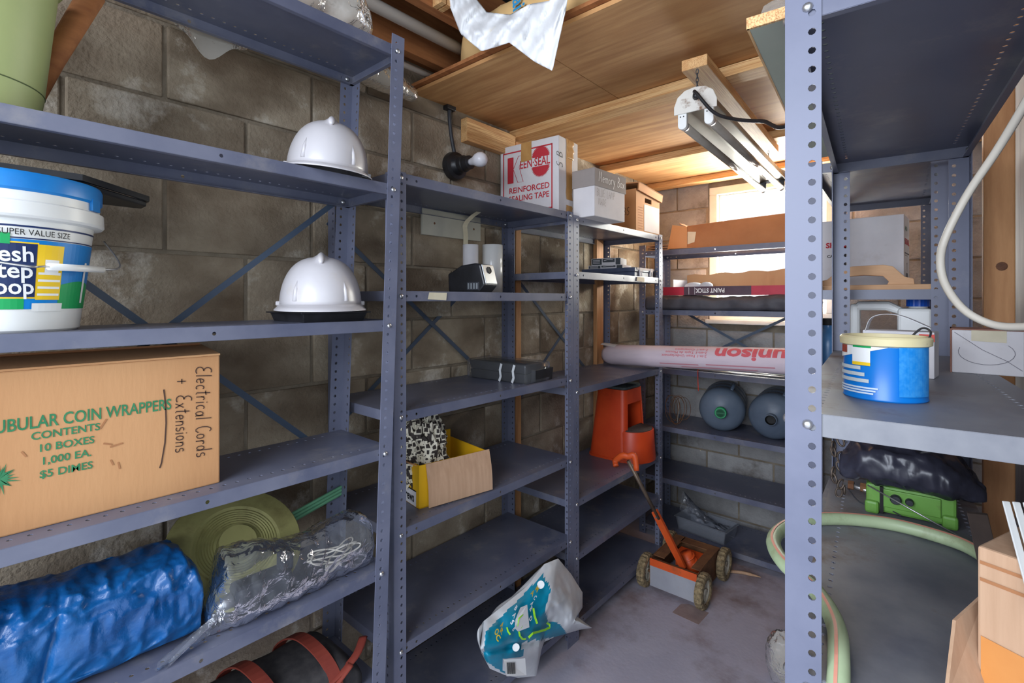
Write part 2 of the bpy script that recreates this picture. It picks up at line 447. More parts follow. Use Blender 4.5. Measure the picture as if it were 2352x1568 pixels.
def rack(name, label, loc, rotz, w, d, h, shelves, holes=(0.05, 0.09, 0.5, 0.91, 0.95), lean=0.0, braces=(), fr=0.0045, mats=None, side_braces=(), bolts_side=False, lip=0.029):
    t = thing(name, label, 'shelving unit', loc, (0, 0, rotz), 'grey steel storage racks')
    for (px, py, kx, ky) in ((0, 0, 1, 1), (w, 0, -1, 1), (0, d, 1, -1), (w, d, -1, -1)):
        key = (h, kx, ky, fr)
        if lean or key not in _pc:
            b = post_mesh(h, kx, ky, fr=fr)
            if lean:
                for p in b.v: p.x += lean * p.z
            me = b.mesh('post', MT['rack'])
            if not lean: _pc[key] = me
        else: me = _pc[key]
        place('post', me, t, (px, py, 0), 0, solid=0.0022, offset=0)
    for i, z in enumerate(shelves):
        b = shelf_mb(w, d, lip, holes)
        o = b.build('shelf', (mats[i] if mats else MT['rack_top']), t, loc=(lean * z, 0, z), solid=0.0014, offset=0)
        for (bx) in (FA * 0.55, w - FA * 0.55):
            zz = z - lip * 0.5
            place('bolt', BOLT, t, (bx + lean * zz, -0.002, zz))
            q = place('bolt', BOLT, t, (bx + lean * zz, d - 0.006, zz))
        if bolts_side:
            for by in (FB * 0.62, d - FB * 0.6):
                q = place('bolt', BOLT, t, (w + 0.002 + lean * z, by, z - lip * 0.5)); q.rotation_euler = (0, 0, pi / 2)
    for (z0, z1, rev) in braces:
        p0, p1 = ((0.0, z0), (w, z1)) if not rev else ((0.0, z1), (w, z0))
        b = MB(); wdt = 0.016
        dx, dz = p1[0] - p0[0], p1[1] - p0[1]; l = sqrt(dx * dx + dz * dz); nx, nz = -dz / l * wdt / 2, dx / l * wdt / 2
        yy = d + (0.004 if rev else 0.007)
        b.prism([(p0[0] + nx, p0[1] + nz), (p0[0] - nx, p0[1] - nz), (p1[0] - nx, p1[1] - nz), (p1[0] + nx, p1[1] + nz)], yy, yy + 0.002, axis='y')
        if lean:
            for p in b.v: p.x += lean * p.z
        b.build('brace', MT['brace'], t)
    return t

# left wall: front faces +X (local X -> world Y)
XA, XB = -1.15, -1.179
A_Z = [0.42, 0.729, 1.053, 1.403, 1.78, 2.17]
rack('shelving_unit', 'tall grey steel rack nearest on the left, leaning slightly, holding bucket and hard hats', (XA, -0.21, 0), pi / 2, 0.977, 0.27, 2.20,
     A_Z, holes=(0.055, 0.535, 0.96), lean=0.0358, braces=((0.95, 1.80, False), (0.95, 1.80, True)))
B_Z = [0.10, 0.456, 0.793, 1.134, 1.485, 1.827]
rack('shelving_unit', 'grey steel rack along block wall with red-printed tape carton on top', (XB, 0.832, 0), pi / 2, 0.903, 0.372, 1.83, B_Z,
     braces=((1.0, 1.72, False), (1.0, 1.72, True)))
C_Z = [0.085, 0.368, 0.599, 1.078, 1.58, 1.815]
rack('shelving_unit', 'grey steel rack in the far left corner holding the orange step stool', (XB, 1.737, 0), pi / 2, 0.875, 0.372, 1.82, C_Z,
     braces=((0.9, 1.62, False), (0.9, 1.62, True)))
D_Z = [0.06, 0.373, 0.689, 1.04, 1.397, 1.762]
rack('shelving_unit', 'grey steel rack standing in front of the window', (-1.442, 2.86, 0), 0, 0.93, 0.372, 1.80, D_Z, braces=((0.95, 1.45, False), (0.95, 1.45, True)))
E_Z = [0.25, 0.95, 1.306, 1.87]
ER = radians(-85)
rack('shelving_unit', 'grey steel rack in right foreground seen end-on with blue can on it', (-0.252, 1.764, 0), ER, 1.005, 0.305, 1.88, E_Z,
     mats=[MT['rack_top'], MT['rack_worn'], MT['rack_worn'], MT['rack_top']], bolts_side=True, fr=0.0048)
F_Z = [0.12, 0.70, 1.15, 1.49, 1.90]
FR = radians(-87)
rack('shelving_unit', 'grey steel rack behind the foreground rack holding white jug and trowel', (-0.385, 2.77, 0), FR, 0.912, 0.352, 1.91, F_Z)

# ================================================================== object helpers
import bmesh
def text(s, size, mat, parent, mtx, width=None, bold=0.0, name='lettering', shear=0.0, bend=None, align='LEFT', space=1.0, sy=1.0, xs=1.0):
    """flat lettering: local X right, local Y up, laid by mtx; bend=(fn) maps (x, y) to a point on a curved surface"""
    cu = bpy.data.curves.new('t', 'FONT'); cu.body = s; cu.size = size; cu.offset = bold; cu.shear = shear; cu.align_x = align; cu.space_character = space
    cu.resolution_u = 3
    ob = bpy.data.objects.new('t', cu); COL.objects.link(ob)
    dg = bpy.context.evaluated_depsgraph_get()
    me = bpy.data.meshes.new_from_object(ob.evaluated_get(dg))
    bpy.data.objects.remove(ob, do_unlink=True); bpy.data.curves.remove(cu)
    if bend:
        bm = bmesh.new(); bm.from_mesh(me); bmesh.ops.triangulate(bm, faces=bm.faces)
        for _ in range(2):
            lim = size * 0.22
            es = [e for e in bm.edges if e.calc_length() > lim]
            if es: bmesh.ops.subdivide_edges(bm, edges=es, cuts=1)
            bmesh.ops.triangulate(bm, faces=[f for f in bm.faces if len(f.verts) > 3])
        bm.to_mesh(me); bm.free()
    xsv = [v.co.x for v in me.vertices]
    k = xs
    if width and xsv: k = width / (max(xsv) - min(xsv))
    for v in me.vertices:
        x, y = v.co.x * k, v.co.y * sy
        v.co = bend(x, y) if bend else (x, y, 0)
    me.materials.clear(); me.materials.append(mat)
    me.name = name
    o = place(name, me, parent)
    if mtx is not None: o.matrix_local = mtx
    return o
def frame(origin, ex, ey):
    """matrix with local X=ex, Y=ey"""
    ex = Vector(ex).normalized(); ey = Vector(ey).normalized(); ez = ex.cross(ey)
    m = Matrix((ex, ey, ez)).transposed().to_4x4(); m.translation = Vector(origin); return m

def ribbon(b, pts, w, mi=0, z=0.0, mat=None, zf=None):
    """flat pen stroke in the local XY plane"""
    P = [Vector((p[0], p[1], 0)) for p in pts]; vs = []
    for i, p in enumerate(P):
        t = (P[min(i + 1, len(P) - 1)] - P[max(i - 1, 0)])
        if t.length < 1e-9: t = Vector((1, 0, 0))
        t.normalize(); n = Vector((-t.y, t.x, 0)) * (w / 2)
        vs += [(p.x + n.x, p.y + n.y, z), (p.x - n.x, p.y - n.y, z)]
    b.add(vs, [(2 * i, 2 * i + 1, 2 * i + 3, 2 * i + 2) for i in range(len(P) - 1)], mi, mat)
def arc(cx, cy, rx, ry, a0, a1, n=8): return [(cx + rx * cos(radians(a0 + (a1 - a0) * i / n)), cy + ry * sin(radians(a0 + (a1 - a0) * i / n))) for i in range(n + 1)]
GL = {
 'E': (0.62, [arc(0.35, 0.75, 0.3, 0.25, 60, 270) + arc(0.35, 0.25, 0.35, 0.25, 90, 310)]),
 'l': (0.22, [[(0.1, 1), (0.08, 0)]]),
 'e': (0.5, [[(0.05, 0.25), (0.42, 0.3)] + arc(0.24, 0.26, 0.19, 0.24, 10, 320)]),
 'c': (0.48, [arc(0.26, 0.25, 0.2, 0.25, 50, 310)]),
 't': (0.4, [[(0.2, 0.9), (0.16, 0.05), (0.3, 0)], [(0, 0.6), (0.38, 0.64)]]),
 'r': (0.4, [[(0.06, 0.5), (0.06, 0)], arc(0.22, 0.3, 0.16, 0.2, 180, 40)]),
 'i': (0.2, [[(0.08, 0.5), (0.08, 0)], [(0.08, 0.68), (0.1, 0.74)]]),
 'a': (0.52, [arc(0.23, 0.25, 0.18, 0.24, 30, 390), [(0.42, 0.5), (0.42, 0.03), (0.48, 0)]]),
 'C': (0.6, [arc(0.34, 0.5, 0.28, 0.5, 50, 320)]),
 'o': (0.5, [arc(0.23, 0.25, 0.19, 0.24, 90, 450)]),
 'd': (0.54, [arc(0.22, 0.25, 0.18, 0.24, 30, 390), [(0.42, 1), (0.42, 0)]]),
 's': (0.44, [arc(0.22, 0.37, 0.16, 0.13, 40, 250, 5) + arc(0.2, 0.12, 0.18, 0.13, 80, -150, 5)]),
 'x': (0.5, [[(0.02, 0.5), (0.42, 0)], [(0.4, 0.52), (0.02, 0)]]),
 'n': (0.5, [[(0.06, 0.5), (0.06, 0)], arc(0.24, 0.28, 0.17, 0.2, 180, 0) + [(0.41, 0)]]),
 '+': (0.6, [[(0.05, 0.4), (0.5, 0.4)], [(0.28, 0.65), (0.28, 0.1)]]),
 'B': (0.55, [[(0.05, 0), (0.05, 1)], arc(0.1, 0.76, 0.3, 0.24, 90, -90) + arc(0.1, 0.26, 0.38, 0.26, 90, -90)]),
 'L': (0.5, [[(0.06, 1), (0.06, 0), (0.42, 0)]]),
 'U': (0.55, [[(0.05, 1)] + arc(0.25, 0.25, 0.2, 0.25, 180, 360) + [(0.45, 1)]]),
 'A': (0.6, [[(0, 0), (0.26, 1), (0.5, 0)], [(0.1, 0.4), (0.42, 0.4)]]),
 'M': (0.7, [[(0.02, 0), (0.1, 1), (0.32, 0.3), (0.52, 1), (0.6, 0)]]),
 'D': (0.6, [[(0.05, 0), (0.05, 1)], arc(0.06, 0.5, 0.42, 0.5, 90, -90)]),
 'P': (0.5, [[(0.05, 0), (0.05, 1)], arc(0.08, 0.75, 0.32, 0.25, 90, -90)]),
 'R': (0.55, [[(0.05, 0), (0.05, 1)], arc(0.08, 0.75, 0.32, 0.25, 90, -90) + [(0.45, 0)]]),
 'm': (0.72, [[(0.06, 0.5), (0.06, 0)], arc(0.2, 0.28, 0.14, 0.2, 180, 0) + [(0.34, 0)], arc(0.48, 0.28, 0.14, 0.2, 180, 0) + [(0.62, 0)]]),
 'y': (0.48, [[(0.04, 0.5), (0.22, 0.05)], [(0.42, 0.5), (0.12, -0.4)]]),
 'b': (0.52, [[(0.06, 1), (0.06, 0)], arc(0.24, 0.25, 0.18, 0.24, 150, -190)]),
 'N': (0.6, [[(0.05, 0), (0.05, 1), (0.45, 0), (0.45, 1)]]),
 'S': (0.5, [arc(0.24, 0.75, 0.2, 0.24, 40, 260, 6) + arc(0.22, 0.25, 0.22, 0.26, 80, -150, 6)]),
 ' ': (0.4, []),
}
def handwriting(s, h, pen, mat, parent, mtx, name='handwriting', jitter=0.04, slant=0.1):
    b = MB(); x = 0.0; rnd = random.Random(len(s))
    for ch in s:
        adv, st = GL[ch]; dy = rnd.uniform(-jitter, jitter)
        for line in st:
            ribbon(b, [((x + px + slant * py) * h * 0.8, (py + dy) * h) for px, py in line], pen)
        x += adv + 0.08
    o = b.build(name, mat, parent); o.matrix_local = mtx
    return o

def creased(p, sc, amp, seed=0.0):
    q = Vector(p) * sc + Vector((seed, seed * 1.7, -seed))
    a = 1.0 - abs(noise.noise(q)) * 2.2
    c = 1.0 - abs(noise.noise(q * 2.3 + Vector((5, 1, 3)))) * 2.2
    return amp * (0.65 * a + 0.35 * c)
def bundle(y0, y1, nseg, prof, amp=0.012, sc=14.0, seed=0.0, nr=36, axis='y', zmin=None):
    """crumpled lumpy body: prof(t) -> (centre a, base z, half width a, height, power)"""
    rings = []
    for i in range(nseg + 1):
        t = i / nseg; y = y0 + (y1 - y0) * t
        ca, bz, ha, hh, pw = prof(t); ring = []
        for j in range(nr):
            th = 2 * pi * j / nr
            c, s_ = cos(th), sin(th)
            e = 2.0 / pw
            px = ha * (abs(c) ** e) * (1 if c >= 0 else -1)
            pz = hh / 2 * (abs(s_) ** e) * (1 if s_ >= 0 else -1)
            p = Vector((ca + px, y, bz + hh / 2 + pz)) if axis == 'y' else Vector((y, ca + px, bz + hh / 2 + pz))
            n = Vector((c, 0, s_)) if axis == 'y' else Vector((0, c, s_))
            p += n * creased(p, sc, amp, seed)
            p.z = max(p.z, (zmin if zmin is not None else bz) + 0.0006)
            ring.append(p)
        rings.append(ring)
    b = MB(); b.loft(rings)
    return b

def interp(pts, t):
    x = t * (len(pts) - 1); i = min(int(x), len(pts) - 2); f = x - i
    return tuple(a + (c - a) * f for a, c in zip(pts[i], pts[i + 1]))
def spline(pts, n):
    """Catmull-Rom through points"""
    P = [Vector(p) for p in pts]; out = []
    for k in range(n + 1):
        x = k / n * (len(P) - 1); i = min(int(x), len(P) - 2); f = x - i
        p0, p1, p2, p3 = P[max(i - 1, 0)], P[i], P[i + 1], P[min(i + 2, len(P) - 1)]
        out.append(0.5 * ((2 * p1) + (p2 - p0) * f + (2 * p0 - 5 * p1 + 4 * p2 - p3) * f * f + (3 * p1 - p0 - 3 * p2 + p3) * f ** 3))
    return out
def inpoly(x, y, poly):
    c = False; n = len(poly)
    for i in range(n):
        x1, y1 = poly[i]; x2, y2 = poly[(i + 1) % n]
        if (y1 > y) != (y2 > y) and x < (x2 - x1) * (y - y1) / (y2 - y1) + x1: c = not c
    return c
def rbox(name, x0, x1, y0, y1, z0, z1, mat, parent=None, bevel=0.003, mtx=None):
    b = MB(); b.box(x0, x1, y0, y1, z0, z1)
    o = b.build(name, mat, parent, bevel=bevel)
    if mtx is not None: o.matrix_local = mtx
    return o

# ------------------------------------------------------------------ more materials
MT['kraft'] = M('kraft_card', S(190, 138, 92), S(206, 156, 108), scale=3, rough=0.85, bump=0.05, bscale=160, stretch=(1, 1, 0.2), dirt=S(170, 118, 74), dscale=5, dramp=(0.58, 0.8))
MT['kraft_pale'] = M('kraft_pale', S(178, 142, 112), S(192, 156, 126), scale=6, rough=0.85, stretch=(12, 12, 0.6), bump=0.05, bscale=160)
MT['kraft_dark'] = M('kraft_dark', S(156, 104, 66), S(176, 122, 80), scale=4, rough=0.85)
MT['card_white'] = M('white_card', S(206, 202, 204), S(222, 218, 218), scale=5, rough=0.8, dirt=S(184, 172, 160), dscale=4, dramp=(0.58, 0.8))
MT['card_yel'] = M('yellow_card', S(228, 172, 8), S(238, 184, 20), scale=5, rough=0.7, dirt=S(196, 140, 14), dscale=7, dramp=(0.55, 0.8))
MT['white_pl'] = M('white_plastic', S(226, 226, 222), S(234, 234, 230), scale=5, rough=0.35)
MT['helmet'] = M('helmet_white', S(196, 192, 194), S(208, 204, 206), scale=4, rough=0.32, dirt=S(196, 184, 166), dscale=5, dramp=(0.56, 0.8))
MT['blue_lid'] = M('blue_lid', S(18, 118, 196), S(36, 140, 214), scale=8, rough=0.4)
MT['label_blue'] = M('label_blue', S(0, 128, 206), rough=0.4)
MT['navy'] = M('label_navy', S(22, 44, 92), rough=0.4)
MT['label_yel'] = M('label_yellow', S(244, 202, 40), rough=0.4)
MT['label_green'] = M('label_green', S(0, 158, 84), rough=0.4)
MT['label_white'] = M('label_white', S(238, 238, 236), rough=0.5)
MT['ink'] = M('black_ink', S(24, 22, 22), rough=0.7)
MT['marker'] = M('brown_marker', S(74, 50, 38), rough=0.8)
MT['red_ink'] = M('red_ink', S(190, 46, 58), rough=0.8)
MT['green_ink'] = M('green_ink', S(40, 116, 74), S(60, 132, 88), scale=60, rough=0.8)
MT['tub'] = M('pale_green_plastic', S(170, 184, 122), S(186, 196, 132), scale=3, rough=0.5)
MT['tarp'] = M('blue_tarp', S(8, 72, 130), S(20, 96, 158), scale=7, rough=0.26, bump=0.3, bscale=45, rough2=0.42)
MT['film'] = clear_mat('clear_film', (0.92, 0.93, 0.95, 1), 0.07, 0.12, (0.66, 0.68, 0.74, 1), shine=0.9, crinkle=0.7)
MT['film_amber'] = clear_mat('clear_film_dusty', (0.96, 0.95, 0.93, 1), 0.32, 0.16, (0.80, 0.76, 0.68, 1), shine=0.8, crinkle=0.6)
MT['film_white'] = M('white_film', S(222, 222, 222), S(236, 236, 236), scale=9, rough=0.45, dirt=S(226, 206, 150), dscale=7, dramp=(0.62, 0.75))
MT['olive'] = M('olive_straw', S(142, 138, 84), S(160, 154, 98), scale=6, rough=0.7, dirt=S(120, 112, 66), dscale=8)
MT['green_pl'] = M('green_strip', S(96, 156, 118), S(112, 170, 130), scale=12, rough=0.5)
MT['cord_white'] = M('white_cord', S(194, 186, 172), rough=0.5)
MT['dark_tool'] = M('dark_tool', S(40, 42, 48), S(62, 64, 70), scale=12, rough=0.5)
MT['red_strap'] = M('red_strap', S(118, 44, 34), S(140, 58, 42), scale=10, rough=0.7)
MT['canvas'] = M('dark_canvas', S(46, 44, 46), S(66, 62, 62), scale=40, rough=0.9)
MT['tape'] = M('masking_tape', S(206, 196, 168), S(216, 206, 180), scale=20, rough=0.7)
MT['ptape'] = M('packing_tape', S(178, 130, 74), S(196, 150, 92), scale=12, rough=0.3)
MT['silver'] = M('silver_face', S(150, 156, 160), S(164, 170, 174), scale=10, rough=0.3, metal=0.4)
MT['orange'] = M('orange_plastic', S(200, 62, 22), S(216, 76, 30), scale=6, rough=0.45, dirt=S(170, 50, 20), dscale=9, dramp=(0.58, 0.8))
MT['orange_paint'] = M('orange_paint', S(206, 78, 28), S(222, 92, 36), scale=9, rough=0.5, dirt=S(150, 84, 44), dscale=12, dramp=(0.58, 0.72))
MT['rust'] = M('rusty_steel', S(104, 68, 44), S(136, 94, 58), scale=10, rough=0.85, bump=0.2, bscale=70, dirt=S(92, 58, 40), dscale=14)
MT['grey_metal'] = M('bare_grey_metal', S(148, 148, 156), S(164, 164, 170), scale=6, rough=0.5, dirt=S(190, 130, 60), dscale=8, dramp=(0.66, 0.74))
MT['tyre'] = M('muddy_tyre', S(96, 82, 60), S(164, 144, 108), scale=70, rough=0.95, bump=0.6, bscale=90)
MT['hub'] = M('cream_hub', S(186, 178, 160), S(204, 196, 178), scale=20, rough=0.6, dirt=S(128, 108, 80), dscale=20)
MT['jug'] = M('smoky_jug', S(84, 96, 112), S(102, 114, 128), scale=5, rough=0.3, spec=0.6)
MT['green_cap'] = M('green_cap', S(34, 150, 92), rough=0.5)
MT['black_film'] = M('black_film', S(46, 46, 58), S(64, 64, 78), scale=10, rough=0.32, spec=0.6)
MT['dark_sheet'] = M('dark_sheet', S(62, 60, 66), S(82, 80, 86), scale=8, rough=0.6)
MT['lime'] = M('lime_plastic', S(104, 158, 66), S(120, 172, 78), scale=6, rough=0.45, dirt=S(96, 120, 60), dscale=12, dramp=(0.6, 0.78))
MT['hose'] = M('pale_green_hose', S(168, 186, 146), S(184, 200, 160), scale=14, rough=0.45, dirt=S(146, 150, 110), dscale=12)
MT['hose_red'] = M('hose_stripe', S(222, 150, 128), rough=0.5)
MT['can_blue'] = M('can_blue', S(0, 112, 200), S(10, 128, 214), scale=5, rough=0.32)
MT['can_lid'] = M('cream_rim', S(222, 208, 160), S(232, 220, 180), scale=9, rough=0.45, dirt=S(186, 140, 80), dscale=9, dramp=(0.6, 0.75))
MT['blue_cap'] = M('blue_cap', S(20, 92, 208), rough=0.4)
MT['jug_blue'] = M('blue_jug', S(60, 110, 160), S(90, 140, 186), scale=5, rough=0.3)
MT['sand_wood'] = M('float_wood', S(196, 150, 110), S(214, 170, 128), scale=5, rough=0.7, stretch=(1, 6, 6))
MT['chrome'] = M('tube_glass', S(122, 114, 104), S(148, 140, 128), scale=4, rough=0.15, spec=0.8)
MT['fixture'] = M('fixture_enamel', S(206, 200, 190), S(222, 218, 208), scale=8, rough=0.45, dirt=S(120, 84, 54), dscale=14, dramp=(0.56, 0.66))
MT['reflector'] = M('dull_reflector', S(98, 88, 76), S(122, 110, 95), scale=6, rough=0.4, metal=0.3)
MT['panel_grey'] = M('grey_green_panel', S(158, 166, 150), S(172, 178, 162), scale=3, rough=0.7)
MT['bulb'] = M('frosted_bulb', S(232, 230, 236), rough=0.25)
MT['teal'] = M('teal_print', S(0, 122, 150), S(0, 134, 164), scale=6, rough=0.4)
MT['lime_ink'] = M('lime_print', S(150, 216, 40), rough=0.5)
MT['bag_milky'] = M('milky_bag', S(190, 192, 194), S(212, 214, 216), scale=8, rough=0.35)
MT['paper_print'] = None
def paper_print():
    m = M('printed_tissue', S(206, 198, 178), S(224, 216, 196), scale=8, rough=0.8)
    nt = m.node_tree; L = nt.links; b = nt.nodes['Principled BSDF']
    old = b.inputs['Base Color'].links[0].from_socket
    v = nt.nodes.new('ShaderNodeTexVoronoi'); v.inputs['Scale'].default_value = 46; v.distance = 'CHEBYCHEV'
    tc = nt.nodes.new('ShaderNodeTexCoord'); L.new(tc.outputs['Object'], v.inputs['Vector'])
    r = nt.nodes.new('ShaderNodeValToRGB'); r.color_ramp.interpolation = 'CONSTANT'
    r.color_ramp.elements[0].color = (1, 1, 1, 1); r.color_ramp.elements[1].position = 0.30; r.color_ramp.elements[1].color = (0, 0, 0, 1)
    e = r.color_ramp.elements.new(0.5); e.color = (1, 1, 1, 1)
    L.new(v.outputs['Distance'], r.inputs['Fac'])
    mx = nt.nodes.new('ShaderNodeMix'); mx.data_type = 'RGBA'
    L.new(r.outputs['Color'], mx.inputs['Factor']); L.new(old, mx.inputs['A']); mx.inputs['B'].default_value = S(52, 44, 40)
    L.new(mx.outputs['Result'], b.inputs['Base Color'])
    return m
MT['paper_print'] = paper_print()

SH = 0.0008     # shelf sheet half thickness
# ================================================================== rack A, left foreground
def litter_bucket():
    z0 = 1.403 + SH; cx, cy = -1.275, 0.055
    t = thing('litter_bucket', 'white plastic bucket with blue lid and blue printed label', 'bucket', (cx, cy, z0))
    def rad(z): return 0.108 + (z - 0.0) / 0.19 * 0.022
    b = MB(); b.lathe([(0.104, 0), (0.109, 0.004), (rad(0.04), 0.04), (rad(0.19), 0.19), (0.143, 0.192), (0.146, 0.196), (0.145, 0.218), (0.139, 0.221), (0.138, 0.246), (0.132, 0.248)], 64)
    b.build('body', MT['white_pl'], t, auto=35)
    b = MB(); b.lathe([(0.139, 0.236), (0.143, 0.240), (0.1435, 0.262), (0.141, 0.268), (0.125, 0.270), (0.120, 0.2665), (0.0001, 0.2665)], 64)
    # clip tab
    b.add([((0.1445 * cos(a)), 0.1445 * sin(a), z) for a in (0.95, 1.15) for z in (0.222, 0.244)] + [((0.139 * cos(a)), 0.139 * sin(a), z) for a in (0.95, 1.15) for z in (0.222, 0.244)],
          [(0, 2, 3, 1), (4, 5, 7, 6), (0, 1, 5, 4), (2, 6, 7, 3), (0, 4, 6, 2), (1, 3, 7, 5)])
    b.build('lid', MT['blue_lid'], t, auto=35)
    def patch(name, a0, a1, z0_, z1_, mat, off=0.0007, ztop=None):
        b = MB(); n = max(4, int(abs(a1 - a0) / 4))
        def fn(i, j):
            a = radians(a0 + (a1 - a0) * i); zz1 = ztop(a0 + (a1 - a0) * i) if ztop else z1_
            z = z0_ + (zz1 - z0_) * j; r = rad(z) + off
            return (r * cos(a), r * sin(a), z)
        b.grid(fn, n, 4); return b.build(name, mat, t)
    lab = patch('label', -80, 80, 0.04, 0.157, MT['label_blue'])
    lab['label'] = 'blue printed paper label'
    patch('label_band', -80, 80, 0.158, 0.160, MT['navy']); patch('label_band', -80, 80, 0.177, 0.180, MT['navy'])
    patch('label_hill', 36, 80, 0.04, 0.09, MT['label_green'], 0.001, lambda a: 0.082 + 0.008 * sin(radians((a - 36) * 4)))
    patch('label_hill', -80, 12, 0.04, 0.058, MT['label_green'], 0.001)
    patch('label_border', -60, 19.5, 0.058, 0.1525, MT['label_yel'], 0.0010)
    patch('label_panel', -60, 18.6, 0.0605, 0.150, MT['navy'], 0.0013)
    patch('label_patch', 19, 37, 0.056, 0.150, MT['label_yel'], 0.0014)
    for k in range(4):
        patch('label_stripe', 20, 36, 0.063 + k * 0.012, 0.067 + k * 0.012, MT['label_white'], 0.0017)
    patch('label_stripe', 24, 34, 0.100, 0.125, MT['label_white'], 0.0017)
    patch('label_tab', 17, 40, 0.036, 0.050, MT['white_pl'], 0.0016)
    patch('barcode_strip', 62, 66, 0.05, 0.125, MT['label_white'], 0.0015)
    patch('label_flag', -20, 3, 0.148, 0.166, MT['label_green'], 0.0018)
    def bend(a0, zz):
        def f(x, y):
            z = zz + y; r = rad(z) + 0.0022
            a = radians(a0) + x / r
            return (r * cos(a), r * sin(a), z)
        return f
    for s, zz, w in (('Fresh', 0.120, 0.070), ('Step', 0.093, 0.058), ('Scoop', 0.066, 0.076)):
        text(s, 0.036, MT['label_white'], t, None, width=w, bold=0.02 * 0.03, bend=bend(15.5 - degrees(w / 0.125), zz))
    text('SUPER VALUE SIZE', 0.014, MT['ink'], t, None, width=0.10, bend=bend(-4, 0.164))
    # bail handle swung down in front
    g0 = at_x(112, 612, -1.135); g1 = at_x(236, 619, -1.19); o = Vector((cx, cy, z0))
    b = MB(); b.tube([g0 - o, (g0 + g1) / 2 - o, g1 - o], 0.0062, 10); b.build('grip', MT['white_pl'], t, smooth=True)
    pl = Vector((0.02, -0.150, 0.175)); pr = Vector((-0.02, 0.150, 0.175))
    b = MB()
    b.tube(spline([pl, pl + Vector((0.06, 0.005, -0.03)), g0 - o - (g1 - g0) * 0.5, g0 - o, g1 - o, g1 - o + Vector((-0.05, 0.035, 0.012)), pr], 30), 0.0017, 6)
    b.build('bail_wire', MT['zinc'], t, smooth=True)
    return t
from math import degrees
litter_bucket()

def black_lid_tray():
    t = thing('plastic_tray', 'flat black plastic tray lying on the blue bucket lid', 'tray', (-1.325, 0.10, 1.403 + SH + 0.2705))
    b = MB(); b.prism([(-0.10, -0.25), (0.09, -0.25), (0.09, 0.06), (-0.055, 0.195), (-0.10, 0.195)], 0.0, 0.012); b.build('base', MT['black'], t, bevel=0.003)
    b = MB()
    out = [(-0.105, -0.255), (0.095, -0.255), (0.095, 0.063), (-0.053, 0.20), (-0.105, 0.20)]
    inn = [(x * 0.9, y * 0.95) for x, y in out]
    n = len(out)
    vs = [(x, y, 0.012) for x, y in out] + [(x, y, 0.012) for x, y in inn] + [(x, y, 0.024) for x, y in out] + [(x, y, 0.024) for x, y in inn]
    fs = []
    for i in range(n):
        j = (i + 1) % n
        fs += [(i, j, 2 * n + j, 2 * n + i), (n + j, n + i, 3 * n + i, 3 * n + j), (2 * n + i, 2 * n + j, 3 * n + j, 3 * n + i), (j, i, n + i, n + j)]
    b.add(vs, fs); b.build('rim', MT['black'], t)
black_lid_tray()

def green_tub():
    t = thing('plastic_tub', 'large pale green plastic tub on the upper left shelf', 'tub', (-1.275, 0.0, 1.78 + SH))
    b = MB(); b.lathe([(0.104, 0), (0.109, 0.004), (0.113, 0.04), (0.1137, 0.042), (0.1345, 0.26), (0.142, 0.262), (0.143, 0.29), (0.138, 0.29), (0.131, 0.262), (0.105, 0.01), (0.0001, 0.01)], 56)
    b.build('body', MT['tub'], t, auto=35)
    b = MB(); b.tube([(0.1148 * cos(a), 0.1148 * sin(a), 0.052) for a in [2 * pi * i / 56 for i in range(57)]], 0.0012, 5, caps=False)
    b.build('base_ring', M('tub_seam', S(96, 110, 70), rough=0.6), t)
    b = MB(); b.tube(spline([(0.05, -0.135, 0.25), (0.15, -0.06, 0.30), (0.17, 0.0, 0.33), (0.15, 0.06, 0.30), (0.05, 0.135, 0.25)], 20), 0.002, 6)
    b.build('bail_wire', MT['zinc'], t, smooth=True)
green_tub()
def leaning_stick():
    b = MB(); b.tube([(-1.372, 0.085, 1.80), (-1.375, 0.135, 1.95), (-1.38, 0.20, 2.12)], [0.016, 0.019, 0.022], 12)  # tapered brown rod slanting up behind the tub
    tag(b.build('round_stick', MT['old_wood'], smooth=True), 'slanted brown rod behind the pale green tub', 'stick')
leaning_stick()

